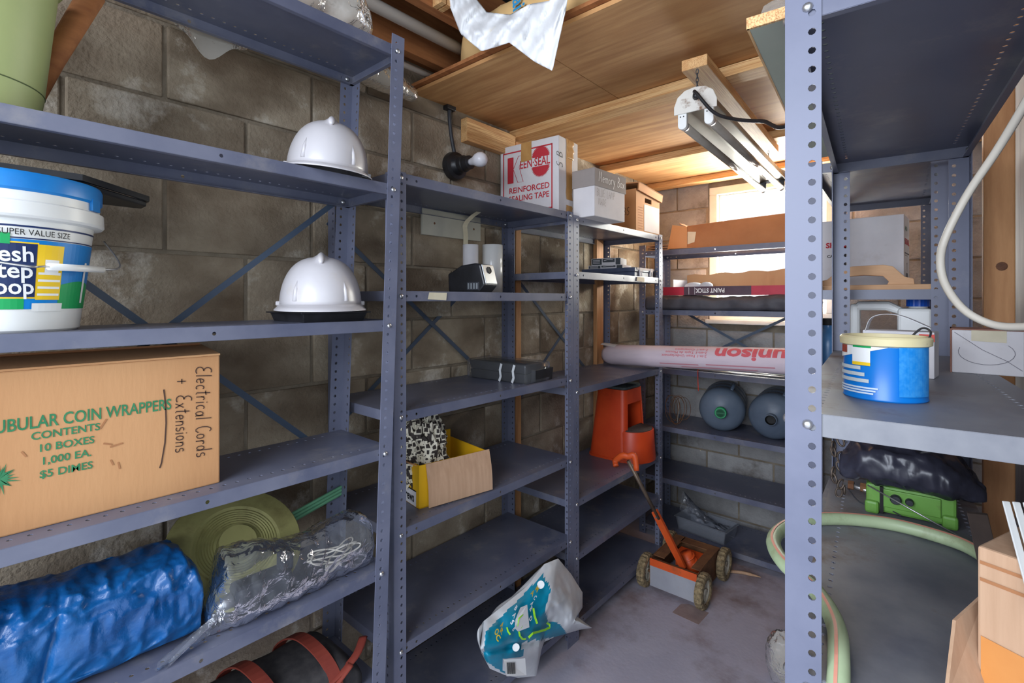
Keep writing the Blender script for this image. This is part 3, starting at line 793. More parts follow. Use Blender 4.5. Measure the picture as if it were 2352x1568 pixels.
def hard_hat(loc, heading, label, tilt=0.0, tiltx=0.0):
    t = thing('hard_hat', label, 'hard hat', loc, (tiltx, tilt, heading), 'white hard hats on the left rack')
    a, c, h = 0.132, 0.104, 0.128
    NU, NV = 48, 16
    b = MB(); rings = []
    for j in range(NV + 1):
        ph = (j / NV) * pi / 2 * 0.985
        ring = []
        for i in range(NU):
            th = 2 * pi * i / NU
            r = cos(ph) ** 0.72
            x, y = a * r * cos(th), c * r * sin(th)
            z = 0.016 + h * sin(ph) ** 1.05
            ridge = max(0.0, 1 - abs(y) / 0.013) ** 0.6 * (1.0 if -0.10 < x < 0.075 else 0.0) * min(1, max(0, (z - 0.075) / 0.03))
            z += 0.013 * ridge
            side = max(0.0, 1 - abs(abs(th - (pi if th > pi * 1.5 else 0)) - 1.15) / 0.10) if False else 0
            ring.append((x, y, z))
        rings.append(ring)
    b.loft(rings, True, False, True)
    b.build('shell', MT['helmet'], t, smooth=True, solid=0.003)
    b = MB()                                     # ridge as its own raised rib
    pts = [(0.088 - 0.20 * k / 14, 0, 0) for k in range(15)]
    rr = []
    for p in pts:
        q = min(1, abs(p[0]) / a); ph = math.acos(min(1, q ** (1 / 0.72))); zz = 0.016 + h * sin(ph) ** 1.05
        rr.append((p[0], 0, zz + 0.004))
    b.tube(rr, [0.004] + [0.0085] * 13 + [0.004], 10); b.build('ridge', MT['helmet'], t, smooth=True)
    b = MB(); rings = []                          # brim with a longer front visor
    for (k, dz) in ((0.0, 0.018), (0.35, 0.013), (1.0, 0.003), (1.0, 0.0005), (0.3, 0.009), (0.0, 0.013)):
        ring = []
        for i in range(NU):
            th = 2 * pi * i / NU
            f = max(0, cos(th)) ** 1.5
            e = k * (0.011 + 0.036 * f)
            ring.append(((a - 0.002 + e) * cos(th), (c - 0.002 + e) * sin(th), dz + 0.002 * (1 - f)))
        rings.append(ring)
    b.loft(rings, True, False, False); b.build('brim', MT['helmet'], t, smooth=True)
    for s in (-1, 1):                             # accessory slots at the sides
        b = MB(); b.box(-0.012, 0.012, s * 0.100 - 0.012, s * 0.100 + 0.012, 0.014, 0.026); b.build('side_slot', MT['helmet'], t, bevel=0.003)
        for sx in (-1, 1):
            b = MB(); al = 0.62
            th = s * al if sx > 0 else s * (pi - al)
            b.tube([(a * 0.985 * cos(th) , c * 0.985 * sin(th), 0.026), (a * 0.955 * cos(th), c * 0.955 * sin(th), 0.055), (a * 0.88 * cos(th), c * 0.88 * sin(th), 0.078)], [0.0065, 0.005, 0.002], 8)
            b.build('side_rib', MT['helmet'], t, smooth=True)
    return t
hard_hat((-1.262, 0.675, 1.78 + SH + 0.012), radians(-28), 'white hard hat tilted on the shelf below the top one', tilt=radians(5), tiltx=radians(-4))
hard_hat((-1.268, 0.66, 1.403 + SH + 0.0265), radians(-28), 'white hard hat sitting on a small black tray')
def small_tray():
    t = thing('plastic_tray', 'small black plastic tray under the lower hard hat', 'tray', (-1.26, 0.648, 1.403 + SH))
    b = MB()
    for (z, k) in ((0.0, 0.90), (0.022, 0.985)):
        pass
    def q(k, z): return [(-0.096 * k, -0.09 * k, z), (0.096 * k, -0.09 * k, z), (0.096 * k, 0.09 * k, z), (-0.096 * k, 0.09 * k, z)]
    b.loft([q(0.9, 0), q(0.97, 0.021), q(1.06, 0.0215), q(1.06, 0.025), q(0.9, 0.025), q(0.86, 0.005)])
    b.build('body', MT['black'], t, bevel=0.001)
small_tray()

def coin_box():
    z0 = 1.053 + SH; x1, y1 = -1.208, 0.392; w, d, h = 0.53, 0.195, 0.283
    t = thing('cardboard_box', 'tan cardboard carton with green lettering and handwriting on the left rack', 'box', (x1, y1 - w, z0))
    b = MB(); b.box(-d, 0, 0, w, 0, h); b.build('body', MT['kraft'], t, bevel=0.003)
    b = MB(); b.add([(0, 0, h), (0, w, h), (-0.11, w - 0.004, h + 0.014), (-0.11, 0.0, h + 0.014)], [(0, 1, 2, 3)]); b.build('flap', MT['kraft'], t, solid=0.004, offset=1)
    b = MB(); b.add([(-d, 0, h), (-d, w, h), (-0.10, w - 0.01, h + 0.022), (-0.10, 0.01, h + 0.022)], [(0, 1, 2, 3)]); b.build('flap', MT['kraft_dark'], t, solid=0.004, offset=1)
    e = 0.0012
    def fr(y, z): return frame((e, y - (y1 - w), z - z0), (0, 1, 0), (0, 0, 1))
    text('TUBULAR COIN WRAPPERS', 0.031, MT['green_ink'], t, fr(0.032, 1.2330), width=0.268, bold=0.0004)
    for s, z in (('CONTENTS', 1.2125), ('10 BOXES', 1.1895), ('1,000 EA.', 1.166), ('$5 DIMES', 1.1425)):
        text(s, 0.019, MT['green_ink'], t, fr(0.138, z), align='CENTER', bold=0.0003, xs=0.95)
    dn = lambda y, z: frame((e, y - (y1 - w), z - z0), (0, 0, -1), (0, 1, 0))
    handwriting('Electrical Cords', 0.030, 0.0021, MT['marker'], t, dn(0.345, 1.315))
    handwriting('+  Extensions', 0.028, 0.0021, MT['marker'], t, dn(0.308, 1.295))
    b = MB(); ribbon(b, [(0.0, 0.0), (0.03, -0.003), (0.07, -0.004), (0.11, -0.002), (0.15, 0.004), (0.16, 0.007)], 0.0026)
    o = b.build('marker_line', MT['marker'], t); o.matrix_local = frame((e, 0.287 - (y1 - w), 1.275 - z0), (0, 0, -1), (0, -1, 0))
    b = MB(); rnd = random.Random(3)
    pts = [((0.010 + (rnd.uniform(0.006, 0.020) if k % 2 else 0.0)) * cos(2 * pi * k / 44), (0.012 + (rnd.uniform(0.006, 0.020) if k % 2 else 0.0)) * sin(2 * pi * k / 44), 0) for k in range(44)]
    b.add(pts + [(0, 0, 0)], [(k, (k + 1) % 44, 44) for k in range(44)])
    o = b.build('ink_splat', MT['green_ink'], t); o.matrix_local = fr(0.052, 1.155)
    b = MB()
    for (y, z, l, a) in ((0.185, 1.214, 0.02, 60), (0.19, 1.185, 0.014, -20), (0.20, 1.176, 0.02, 10), (0.215, 1.13, 0.014, 100), (0.085, 1.185, 0.012, 120), (0.205, 1.14, 0.012, 110)):
        ribbon(b, [(y, z), (y + l * cos(radians(a)) / 2, z + l * sin(radians(a)) / 2), (y + l * cos(radians(a)), z + l * sin(radians(a)))], 0.003)
    o = b.build('scuff', MT['kraft_dark'], t); o.matrix_local = frame((e * 0.8, -(y1 - w), -z0), (0, 1, 0), (0, 0, 1))
coin_box()

def tarp():
    z0 = 0.729 + SH
    def prof(t):
        e = min(1.0, (1 - t) / 0.10 + 0.42)
        return (-1.302 + 0.012 * t, z0, 0.092 * (0.8 + 0.2 * e), (0.200 - 0.030 * t) * (0.62 + 0.38 * e) + 0.006 * sin(t * 9), 3.4)
    b = bundle(-0.13, 0.355, 130, prof, amp=0.004, sc=9, seed=2.0, nr=110)
    for p in b.v:
        if p.z < z0 + 0.004: continue
        # sharp creases: ridged noise in several directions, plus folds running round the bundle
        w = 0.03 * noise.noise(p * 7)
        f1 = 1 - abs(noise.noise(Vector(((p.y + 2 * w) * 13, p.z * 6, p.x * 6)))) * 3.2
        f2 = 1 - abs(noise.noise(Vector(((p.y + p.z * 0.8) * 16 + 3, (p.z - p.y * 0.6) * 30, p.x * 9)))) * 3.0
        f3 = 1 - abs(noise.noise(p * 60)) * 2.5
        k = 0.0080 * max(-0.3, f1) + 0.0080 * max(-0.4, f2) + 0.0022 * f3
        p.x += k; p.z += k * 0.7
        # one deep strap-like groove
        p.x -= 0.010 * max(0, 1 - abs(p.y - 0.115 - 0.2 * (p.z - z0 - 0.1)) / 0.008)
    tag(b.build('folded_tarp', MT['tarp'], None, smooth=True), 'folded shiny blue plastic tarp on the lower left shelf', 'tarp')
tarp()

def clear_bag():
    z0 = 0.729 + SH
    t = thing('plastic_bag', 'long clear plastic bag lying beside the blue tarp', 'bag', (-1.23, 0.57, z0))
    o = Vector((-1.23, 0.57, z0))
    def prof(t_):
        e = min(1, t_ / 0.12 + 0.35, (1 - t_) / 0.10 + 0.45)
        return (-1.218 + 0.006 * sin(6 * t_), z0, 0.056 * e, (0.158 - 0.03 * t_ + 0.012 * sin(9 * t_)) * e, 2.4)
    b = bundle(0.365, 0.775, 60, prof, amp=0.010, sc=18, seed=7.0, nr=64)
    for p in b.v: p -= o
    b.build('film', MT['film'], t, smooth=True)
    b = MB()                                   # gathered tail
    b.grid(lambda i, j: Vector((-1.185 + 0.02 * i + 0.012 * sin(j * 9), 0.37 - 0.10 * i + 0.03 * (j - 0.5), z0 + 0.005 + 0.05 * (1 - i) * j + 0.006 * sin(j * 14))) - o, 14, 14)
    b.build('tail', MT['film'], t, smooth=True)
    # contents
    c = thing('cord_coil', 'cream electric cord coiled inside the clear bag', 'cord', (-1.222, 0.67, z0 + 0.03))
    pts = []
    for k in range(60):
        a = k * 0.42; rr = 0.035 + 0.012 * sin(k * 0.9)
        pts.append((0.02 * sin(k * 0.7), rr * 1.5 * cos(a), 0.012 + rr * 0.55 * (1 + sin(a)) * 0.7))
    b = MB(); b.tube(spline(pts, 220), 0.0022, 6); b.build('cable', MT['cord_white'], c, smooth=True)
    b = MB(); b.box(-0.01, 0.01, -0.02, 0.02, -0.02, 0.0); b.build('plug', MT['cord_white'], c, bevel=0.004)
    c = thing('power_tool', 'dark tool inside the clear bag', 'tool', (-1.232, 0.50, z0 + 0.004))
    b = MB(); b.box(-0.03, 0.03, -0.075, 0.055, 0.0, 0.065); b.build('body', MT['dark_tool'], c, bevel=0.012)
    b = MB(); b.box(-0.018, 0.018, 0.03, 0.062, 0.055, 0.10); b.build('handle', MT['dark_tool'], c, bevel=0.008)
    b = MB(); b.tube([(0, -0.075, 0.035), (0, -0.11, 0.03)], [0.018, 0.012], 12); b.build('nozzle', MT['zinc'], c, smooth=True)
clear_bag()

def olive_disc():
    c = Vector((-1.328, 0.468, 0.846)); nrm = Vector((0.66, -0.03, 0.75)).normalized()
    t = thing('round_disc', 'round olive disc with fine rings leaning behind the clear bag', 'disc', c)
    t.rotation_euler = nrm.to_track_quat('Z', 'Y').to_euler()
    prof = [(0.151, -0.004), (0.154, 0.0), (0.151, 0.004), (0.10, 0.010), (0.094, 0.006)]
    for k in range(7): prof += [(0.090 - k * 0.006, 0.008), (0.087 - k * 0.006, 0.005)]
    prof += [(0.045, 0.006), (0.042, 0.022), (0.0001, 0.024)]
    b = MB(); b.lathe(prof, 56); b.build('disc', MT['olive'], t, auto=40)
    for k in range(6):
        a = k * pi / 3 + 0.3
        b = MB(); b.lathe([(0.0001, 0.0085), (0.0028, 0.0085), (0.0028, 0.0065)], 8); b.build('rivet', MT['ink'], t, loc=(0.128 * cos(a), 0.128 * sin(a), -0.003))
olive_disc()
def green_stick():
    p0, p1 = Vector((-1.412, 0.30, 0.745)), Vector((-1.408, 0.80, 0.858))
    d = (p1 - p0).normalized(); b = MB()
    for k in range(3):
        o = Vector((0.0, 0, 0.010 * k)); b2 = [p0 + o, p1 + o]
        b.tube(b2, 0.0052, 6)
    tag(b.build('plastic_strip', MT['green_pl']), 'pale green ribbed plastic strip behind the olive disc', 'strip')
green_stick()

def tool_bag():
    z0 = 0.42 + SH; t = thing('tool_bag', 'dark tool bag with rust red straps on the lowest left shelf', 'bag', (-1.275, 0.455, z0))
    b = bundle(-0.24, 0.27, 30, lambda q: (0, 0, 0.10, 0.10 * min(1, 0.5 + q * 6, 0.5 + (1 - q) * 6), 4.0), amp=0.004, sc=18, nr=36)
    b.build('body', MT['canvas'], t, smooth=True)
    def band(pts, w=0.016):
        P = spline(pts, 24); bb = MB(); vs = []
        for i, p in enumerate(P):
            vs += [p + Vector((0, -w, 0)) , p + Vector((0, w, 0))]
        bb.add(vs, [(2 * i, 2 * i + 1, 2 * i + 3, 2 * i + 2) for i in range(len(P) - 1)])
        bb.build('strap', MT['red_strap'], t, solid=0.004)
    for y in (-0.12, 0.02, 0.16):
        band([(-0.112, y - 0.03, 0.005), (-0.10, y - 0.02, 0.085), (-0.04, y, 0.128), (0.04, y + 0.015, 0.122), (0.095, y + 0.03, 0.08), (0.112, y + 0.04, 0.01)])
    b = MB(); b.tube(spline([(0.09, -0.02, 0.03), (0.10, 0.06, 0.055), (0.10, 0.16, 0.06), (0.095, 0.25, 0.085), (0.06, 0.30, 0.10)], 20), 0.013, 8, flat=0.35)
    b.build('strap', MT['red_strap'], t, smooth=True)
    b = MB(); b.tube(spline([(0.11, 0.10, 0.02), (0.112, 0.17, 0.05), (0.105, 0.235, 0.082)], 14), 0.012, 8, flat=0.4); b.build('strap', MT['red_strap'], t, smooth=True)
tool_bag()

def top_plastics():
    z0 = 2.17 + SH
    b = bundle(0.20, 0.765, 50, lambda q: (-1.240, z0, 0.080 * min(1, 0.4 + q * 5, 0.55 + (1 - q) * 4), 0.19 * min(1, 0.3 + q * 3, 0.5 + (1 - q) * 4), 2.4), amp=0.014, sc=13, seed=4, nr=44)
    tag(b.build('plastic_bag', MT['film_amber'], smooth=True), 'dusty clear plastic bag on top of the near left rack', 'bag')
    b = bundle(0.30, 1.12, 50, lambda q: (-1.468 + 0.0 * q, 2.195, 0.040 * min(1, 0.5 + (1 - q) * 4), 0.075 * min(1, 0.45 + (1 - q) * 5), 2.6), amp=0.008, sc=16, seed=9, nr=32, zmin=2.172)
    tag(b.build('plastic_sleeve', MT['film_amber'], smooth=True), 'long clear plastic sleeve lying along the wall above the near rack', 'plastic sleeve')
    b = MB()
    b.grid(lambda i, j: (-1.440 + 0.012 * sin(i * 12) * j, 0.33 + 0.25 * i, 2.185 - (0.085 * sin(pi * min(1, i * 1.1)) + 0.01 * sin(i * 17)) * j), 24, 8)
    tag(b.build('plastic_sheet', MT['film_amber'], smooth=True), 'thin plastic sheet drooping behind the top left shelf', 'plastic sheet')
top_plastics()

def pipes():
    b = MB(); b.tube([(-1.372, YF, 2.405), (-1.372, 1.62, 2.405)], 0.021, 16)
    tag(b.build('drain_pipe', MT['pvc'], smooth=True), 'thick white plastic pipe running under the roof beams', 'pipe')
    b = MB(); b.tube([(-1.485, YF, 2.325), (-1.485, 1.62, 2.318)], 0.011, 12)
    tag(b.build('conduit_pipe', MT['pvc'], smooth=True), 'thin pale pipe beside the block wall below the thick pipe', 'pipe')
pipes()

def hanging_bag():
    U = [(1005, -70), (1080, -20), (1118, 28), (1172, 34), (1215, 10), (1262, 2), (1312, -50)]
    Lw = [(1012, -40), (1058, 78), (1106, 118), (1170, 98), (1228, 142), (1269, 163), (1300, 20)]
    b = MB()
    def fn(i, j):
        u0, v0 = interp(U, i); u1, v1 = interp(Lw, i)
        u = u0 + (u1 - u0) * j; v = v0 + (v1 - v0) * j
        y = 1.155 - 0.045 * sin(j * pi * 0.6) - 0.015
        p = at_y(u, v, y)
        k = creased(Vector((p.x * 1.6, p.z * 0.7, 0)), 13, 0.020, 3) + 0.012 * sin((p.x * 0.75 - p.z * 0.6) * 70)
        p = at_y(u, v, y - abs(k) * 0.9 - 0.002)
        return p
    b.grid(fn, 70, 26)
    tag(b.build('plastic_bag', MT['film_white'], smooth=True, solid=0.0008), 'torn white plastic bag hanging over the plywood edge', 'bag')
    z0 = ZC + 0.029
    s = bundle(-1.36, -0.74, 36, lambda q: (1.335, z0, 0.125 * min(1, 0.6 + q * 4, 0.6 + (1 - q) * 4), 0.19 * min(1, 0.5 + q * 5, 0.5 + (1 - q) * 5), 2.6), amp=0.006, sc=12, seed=5, nr=40, axis='x')
    t = thing('paper_sack', 'tan paper sack with blue letters lying on the plywood', 'sack', (-1.05, 1.345, z0))
    o = Vector((-1.05, 1.345, z0))
    for p in s.v: p -= o
    s.build('body', M('sack_paper', S(214, 172, 112), S(226, 188, 130), scale=5, rough=0.8, bump=0.1, bscale=30), t, smooth=True)
    c = at_y(1172, 12, 1.215)
    tx = text('grain', 0.075, M('blue_print', S(40, 140, 190), rough=0.7), t, frame(c - o + Vector((0.02, -0.014, 0.06)), (0.12, -0.08, -1), (1, 0, 0.12)), bold=0.001)
hanging_bag()

# ================================================================== rack B
def lamp_holder():
    c = at_x(1040, 383, XW + 0.003)
    t = thing('lamp_holder', 'black porcelain lamp holder with frosted bulb on the block wall', 'lamp', (XW + 0.003, c.y, c.z))
    R = Matrix.Rotation(pi / 2, 4, 'Y')
    b = MB(); b.lathe([(0.058, 0), (0.06, 0.006), (0.056, 0.028), (0.042, 0.034), (0.034, 0.05), (0.031, 0.052), (0.031, 0.062), (0.034, 0.064), (0.034, 0.075), (0.03, 0.078), (0.028, 0.105), (0.0001, 0.105)], 28, mat=R)
    b.build('socket', MT['black'], t, auto=40)
    b = MB(); b.lathe([(0.013, 0.105), (0.0145, 0.115), (0.018, 0.13), (0.027, 0.148), (0.030, 0.163), (0.027, 0.178), (0.017, 0.189), (0.0001, 0.193)], 24, mat=R)
    b.build('bulb', MT['bulb'], t, smooth=True)
    b = MB(); b.tube(spline([(0.012, 0.0, 0.05), (0.012, -0.018, 0.12), (0.014, -0.03, 0.19), (0.014, -0.032, ZC - c.z - 0.002)], 18), 0.008, 8)
    b.build('conduit', MT['dark_tool'], t, smooth=True)
    b = MB(); b.box(0.0, 0.03, -0.055, -0.008, ZC - c.z - 0.02, ZC - c.z - 0.002); b.build('clamp', MT['black'], t, bevel=0.003)
lamp_holder()
def wall_plate():
    z0 = 1.718
    t = thing('wall_plate', 'painted grey board screwed to the block wall under the shelf', 'board', (XW + 0.004, 1.222, z0))
    b = MB(); b.box(0, 0.012, 0, 0.325, 0, 0.105); b.build('board', M('board_paint', S(176, 172, 158), S(190, 186, 172), scale=6, rough=0.8), t, bevel=0.002)
    for y in (0.062, 0.283):
        b = MB(); b.lathe([(0.0001, 0.0132), (0.004, 0.013), (0.005, 0.012)], 8, mat=Matrix.Rotation(pi / 2, 4, 'Y')); b.build('screw', MT['rust'], t, loc=(0.0, y, 0.05))
    b = MB(); P = [(0.10, 0.225, 0.108), (0.075, 0.205, 0.085), (0.05, 0.195, 0.055), (0.055, 0.193, 0.01), (0.052, 0.195, -0.055)]
    vs = []
    for i, p in enumerate(spline(P, 20)): vs += [p + Vector((0, -0.013, 0)), p + Vector((0, 0.013, 0))]
    b.add(vs, [(2 * i, 2 * i + 1, 2 * i + 3, 2 * i + 2) for i in range(20)])
    for p in b.v: p += Vector((XW + 0.004, 1.222, z0))
    tag(b.build('tape_strip', MT['tape'], solid=0.0008), 'curled strip of masking tape hanging under the rack shelf', 'tape')
wall_plate()

def keen_box():
    z0 = 1.827 + SH
    t = thing('cardboard_box', 'white carton printed in red standing on the middle rack', 'box', (-1.232, 1.703, z0), radians(4))
    w, d, h = 0.318, 0.165, 0.335
    b = MB(); b.box(-w, 0, 0, d, 0, h); b.build('body', MT['card_white'], t, bevel=0.004)
    e = 0.0012
    fx = lambda x, z: frame((-w + x, -e, z), (1, 0, 0), (0, 0, 1))
    # red border frame
    b = MB()
    x0, x1, za, zb, q = 0.018, w - 0.03, 0.026, h - 0.03, 0.006
    for (a, c, z_, y_) in ((x0, x1, za, za + q), (x0, x1, zb - q, zb), (x0, x0 + q, za, zb), (x1 - q, x1, za, zb)):
        b.add([(a, z_, 0), (c, z_, 0), (c, y_, 0), (a, y_, 0)], [(0, 1, 2, 3)])
    o = b.build('printed_border', MT['red_ink'], t); o.matrix_local = fx(0, 0)
    # big K: solid stem, outlined arm and leg
    b = MB(); b.add([(0, 0, 0), (0.034, 0, 0), (0.034, 0.118, 0), (0, 0.118, 0)], [(0, 1, 2, 3)])
    ribbon(b, [(0.034, 0.065), (0.062, 0.118), (0.088, 0.118), (0.066, 0.068), (0.088, 0.0), (0.058, 0.0), (0.034, 0.06)], 0.0026)
    o = b.build('printed_letter', MT['red_ink'], t); o.matrix_local = fx(0.044, 0.162)
    # saw-tooth seal split by the name
    b = MB()
    for sgn in (1, -1):
        pts = []; n = 22
        for k in range(2 * n + 1):
            a = pi * k / (2 * n); r = 0.050 if k % 2 else 0.042
            pts.append((r * cos(a), sgn * (0.020 + max(0, r * sin(a) - 0.0)), 0))
        pts = pts if sgn > 0 else list(reversed(pts))
        b.add(pts, [tuple(range(len(pts)))])
    o = b.build('printed_seal', MT['red_ink'], t); o.matrix_local = fx(0.226, 0.237)
    text('EEN·SEAL', 0.052, MT['red_ink'], t, fx(0.113, 0.2205), width=0.160, bold=0.0008)
    text('REINFORCED', 0.036, MT['red_ink'], t, fx(0.052, 0.116), width=0.218, bold=0.0006)
    text('SEALING TAPE', 0.036, MT['red_ink'], t, fx(0.052, 0.078), width=0.218, bold=0.0006)
    b = MB(); b.add([(0, 0, 0), (0.058, 0.002, 0), (0.058, 0.085, 0), (0.002, 0.085, 0)], [(0, 1, 2, 3)]); o = b.build('tape_patch', MT['ptape'], t); o.matrix_local = frame((-w + 0.12, -e * 1.6, h - 0.086), (1, 0, 0), (0, 0, 1))
    fy = lambda y, z: frame((e, y, z), (0, 1, 0), (0, 0, 1))
    for (za_, zb_) in ((0.07, 0.3351), (0.0, 0.045)):
        b = MB(); rnd = random.Random(2); n = 9; vs = []
        for k in range(n + 1):
            z = za_ + (zb_ - za_) * k / n; vs += [(0.06 + rnd.uniform(-0.003, 0.003), z, 0), (0.112 + rnd.uniform(-0.004, 0.004), z, 0)]
        b.add(vs, [(2 * k, 2 * k + 1, 2 * k + 3, 2 * k + 2) for k in range(n)]); o = b.build('tape_patch', MT['ptape'], t); o.matrix_local = fy(0, 0)
    handwriting('S B', 0.05, 0.003, MT['ink'], t, frame((e, 0.03, 0.20), (0, 0, 1), (0, -1, 0)))
    # lifted brown tape end
    b = MB(); b.grid(lambda i, j: (0.001 + 0.004 * abs(sin(i * 9)) * j, 0.07 + 0.05 * j + 0.004 * sin(i * 13), h - 0.085 * i), 12, 6); b.build('tape_end', MT['ptape'], t, smooth=True, solid=0.0005)
keen_box()
def memory_box():
    z0 = 1.815 + SH
    t = thing('shoe_box', 'white box with grey lid overhanging the rack edge', 'box', (-1.107, 1.789, z0), radians(-2))
    b = MB(); b.box(-0.115, -0.004, 0.004, 0.252, 0, 0.15); b.build('body', MT['card_white'], t, bevel=0.003)
    b = MB(); b.box(-0.119, 0.0, 0.0, 0.258, 0.128, 0.205); b.build('lid', M('lid_card', S(142, 134, 130), S(156, 146, 140), scale=6, rough=0.8), t, bevel=0.003)
    e = 0.0012
    handwriting('Memory Box', 0.044, 0.0028, MT['label_white'], t, frame((e, 0.03, 0.15), (0, 1, 0), (0, 0, 1)))
    handwriting('BLUE LAMP', 0.032, 0.0016, M('pencil', S(150, 140, 134), rough=0.9), t, frame((e - 0.003, 0.02, 0.088), (0, 1, 0), (0, 0, 1)))
    handwriting('MADE', 0.028, 0.0016, M('pencil2', S(156, 148, 142), rough=0.9), t, frame((e - 0.003, 0.03, 0.052), (0, 1, 0), (0, 0, 1)))
memory_box()
def bankers_box():
    z0 = 1.815 + SH
    t = thing('cardboard_box', 'tan file carton with loose lid and hand hole at the rack end', 'box', (-1.205, 2.352, z0))
    b = MB(); w, d, h = 0.285, 0.28, 0.225
    # walls as one shell with a hand hole in the +X side
    b.box(-w, 0, 0, 0.004, 0, h); b.box(-w, 0, d - 0.004, d, 0, h); b.box(-w, -w + 0.004, 0.004, d - 0.004, 0, h); b.box(-w, 0, 0, d, 0, 0.004)
    hy0, hy1, hz0, hz1 = 0.10, 0.18, 0.165, 0.19
    b.box(-0.004, 0, 0.004, d - 0.004, 0.004, hz0); b.box(-0.004, 0, 0.004, d - 0.004, hz1, h); b.box(-0.004, 0, 0.004, hy0, hz0, hz1); b.box(-0.004, 0, hy1, d - 0.004, hz0, hz1)
    b.build('body', MT['kraft'], t)
    b = MB(); b.add([(0.0012, 0.09, 0.012), (0.0012, 0.275, 0.012), (0.0012, 0.275, 0.155), (0.0012, 0.09, 0.155)], [(0, 1, 2, 3)])
    b.build('printed_panel', MT['card_white'], t)
    b = MB()
    for k in range(9): ribbon(b, [(0.02, 0.02 + k * 0.014), (0.075, 0.02 + k * 0.014)], 0.004)
    o = b.build('printed_lines', MT['kraft_dark'], t); o.matrix_local = frame((0.0011, 0, 0), (0, 1, 0), (0, 0, 1))
    b = MB()
    b.box(-w - 0.006, 0.012, -0.004, d + 0.006, 0.037, 0.043); b.box(0.006, 0.012, -0.004, d + 0.006, 0, 0.043); b.box(-w - 0.006, -w - 0.001, -0.004, d + 0.006, 0, 0.043); b.box(-w, 0.01, d + 0.001, d + 0.006, 0, 0.043)
    o = b.build('lid', MT['kraft'], t, loc=(0.004, 0.0, h - 0.022)); o.rotation_euler = (radians(-5), radians(4), 0); o.location.z += 0.012
    handwriting('OS' if False else 'BS', 0.04, 0.0025, MT['ink'], t, frame((-0.075, -0.0012, 0.09), (1, 0, 0), (0, 0, 1)))
bankers_box()

def sharpener():
    z0 = 1.485 + SH
    t = thing('pencil_sharpener', 'black electric pencil sharpener with silver front', 'sharpener', (-1.268, 1.238, z0), radians(10))
    # side profile in x (front at +x), extruded across y
    prof = [(-0.085, 0.0), (0.05, 0.0), (0.075, 0.026), (0.055, 0.098), (0.03, 0.102), (-0.03, 0.096), (-0.07, 0.075), (-0.088, 0.068)]
    b = MB(); b.prism(prof, -0.042, 0.042, axis='y'); b.build('housing', MT['black'], t, bevel=0.006)
    b = MB(); b.prism([(0.0705, 0.027), (0.0765, 0.030), (0.0575, 0.098), (0.0515, 0.096)], -0.036, 0.036, axis='y'); fo = b.build('front_plate', MT['silver'], t, bevel=0.002)
    b = MB(); m = frame((0.0632, -0.0, 0.078), (0, 1, 0), (-0.27, 0, 1)); b.lathe([(0.0001, 0.0015), (0.009, 0.0015), (0.012, 0.0030), (0.013, 0.0)], 18, mat=m); b.build('pencil_hole', MT['ink'], fo)
    b = MB(); b.box(0.0, 0.052, -0.0445, -0.042, 0.008, 0.036)
    b.build('side_vent', MT['dark_tool'], t, bevel=0.001)
    for k in range(4):
        b = MB(); b.box(0.004 + k * 0.012, 0.010 + k * 0.012, -0.0455, -0.0444, 0.012, 0.032); b.build('vent_slot', MT['silver'], t)
    return t
sharpener()
def rolls():
    for (x, y, r, h, lab, mt) in ((-1.432, 1.505, 0.043, 0.205, 'wide white roll standing behind the pencil sharpener', 'white_pl'), (-1.450, 1.395, 0.032, 0.198, 'slim white roll standing beside the wider roll', 'card_white')):
        t = thing('paper_roll', lab, 'roll', (x, y, 1.485 + SH))
        b = MB(); b.lathe([(r * 0.35, h), (r - 0.001, h), (r, h - 0.001), (r, 0.001), (r - 0.001, 0), (r * 0.35, 0)], 36, cap0=False, cap1=False); b.build('sheet', MT[mt] if mt != 'white_pl' else M('glossy_film_roll', S(206, 204, 200), rough=0.18), t, auto=50)
        b = MB(); b.lathe([(r * 0.30, h + 0.0), (r * 0.36, h + 0.001), (r * 0.36, 0), (r * 0.30, 0)], 24, cap0=False, cap1=False); b.build('core', MT['kraft'], t, auto=50)
rolls()

def black_trays():
    z0 = 1.134 + SH
    t = thing('desk_tray', 'stack of black plastic trays wrapped in clear film', 'tray', (-1.35, 1.52, z0), radians(3))
    def tr(x0, x1, y0, y1, z, h, nm):
        b = MB(); s = 0.006
        def q(k, zz): return [(x0 - k, y0 - k, zz), (x1 + k, y0 - k, zz), (x1 + k, y1 + k, zz), (x0 - k, y1 + k, zz)]
        b.loft([q(-0.004, z), q(0.0, z + h), q(-0.005, z + h), q(-0.009, z + 0.006)]); b.build(nm, MT['black'], t, bevel=0.0015)
    tr(-0.150, 0.135, -0.075, 0.065, 0.0, 0.036, 'tray'); tr(-0.153, 0.138, -0.075, 0.055, 0.038, 0.034, 'tray'); tr(0.06, 0.155, -0.03, 0.095, 0.0, 0.05, 'tray')
    b = bundle(-0.157, 0.152, 24, lambda q: (-0.008, 0.0, 0.078, 0.078, 9.0), amp=0.003, sc=25, nr=40, axis='x'); b.build('film', clear_mat('tray_film', (0.95, 0.95, 0.96, 1), 0.05, 0.08), t, smooth=True)
    for x in (0.02, 0.085):
        b = MB(); ribbon(b, [(0, 0), (0.008, 0.02), (0.004, 0.045), (0.012, 0.07)], 0.011); o = b.build('label_strip', MT['bag_milky'], t); o.matrix_local = frame((x, -0.0905, 0.002), (1, 0, 0), (0, 0, 1))
black_trays()

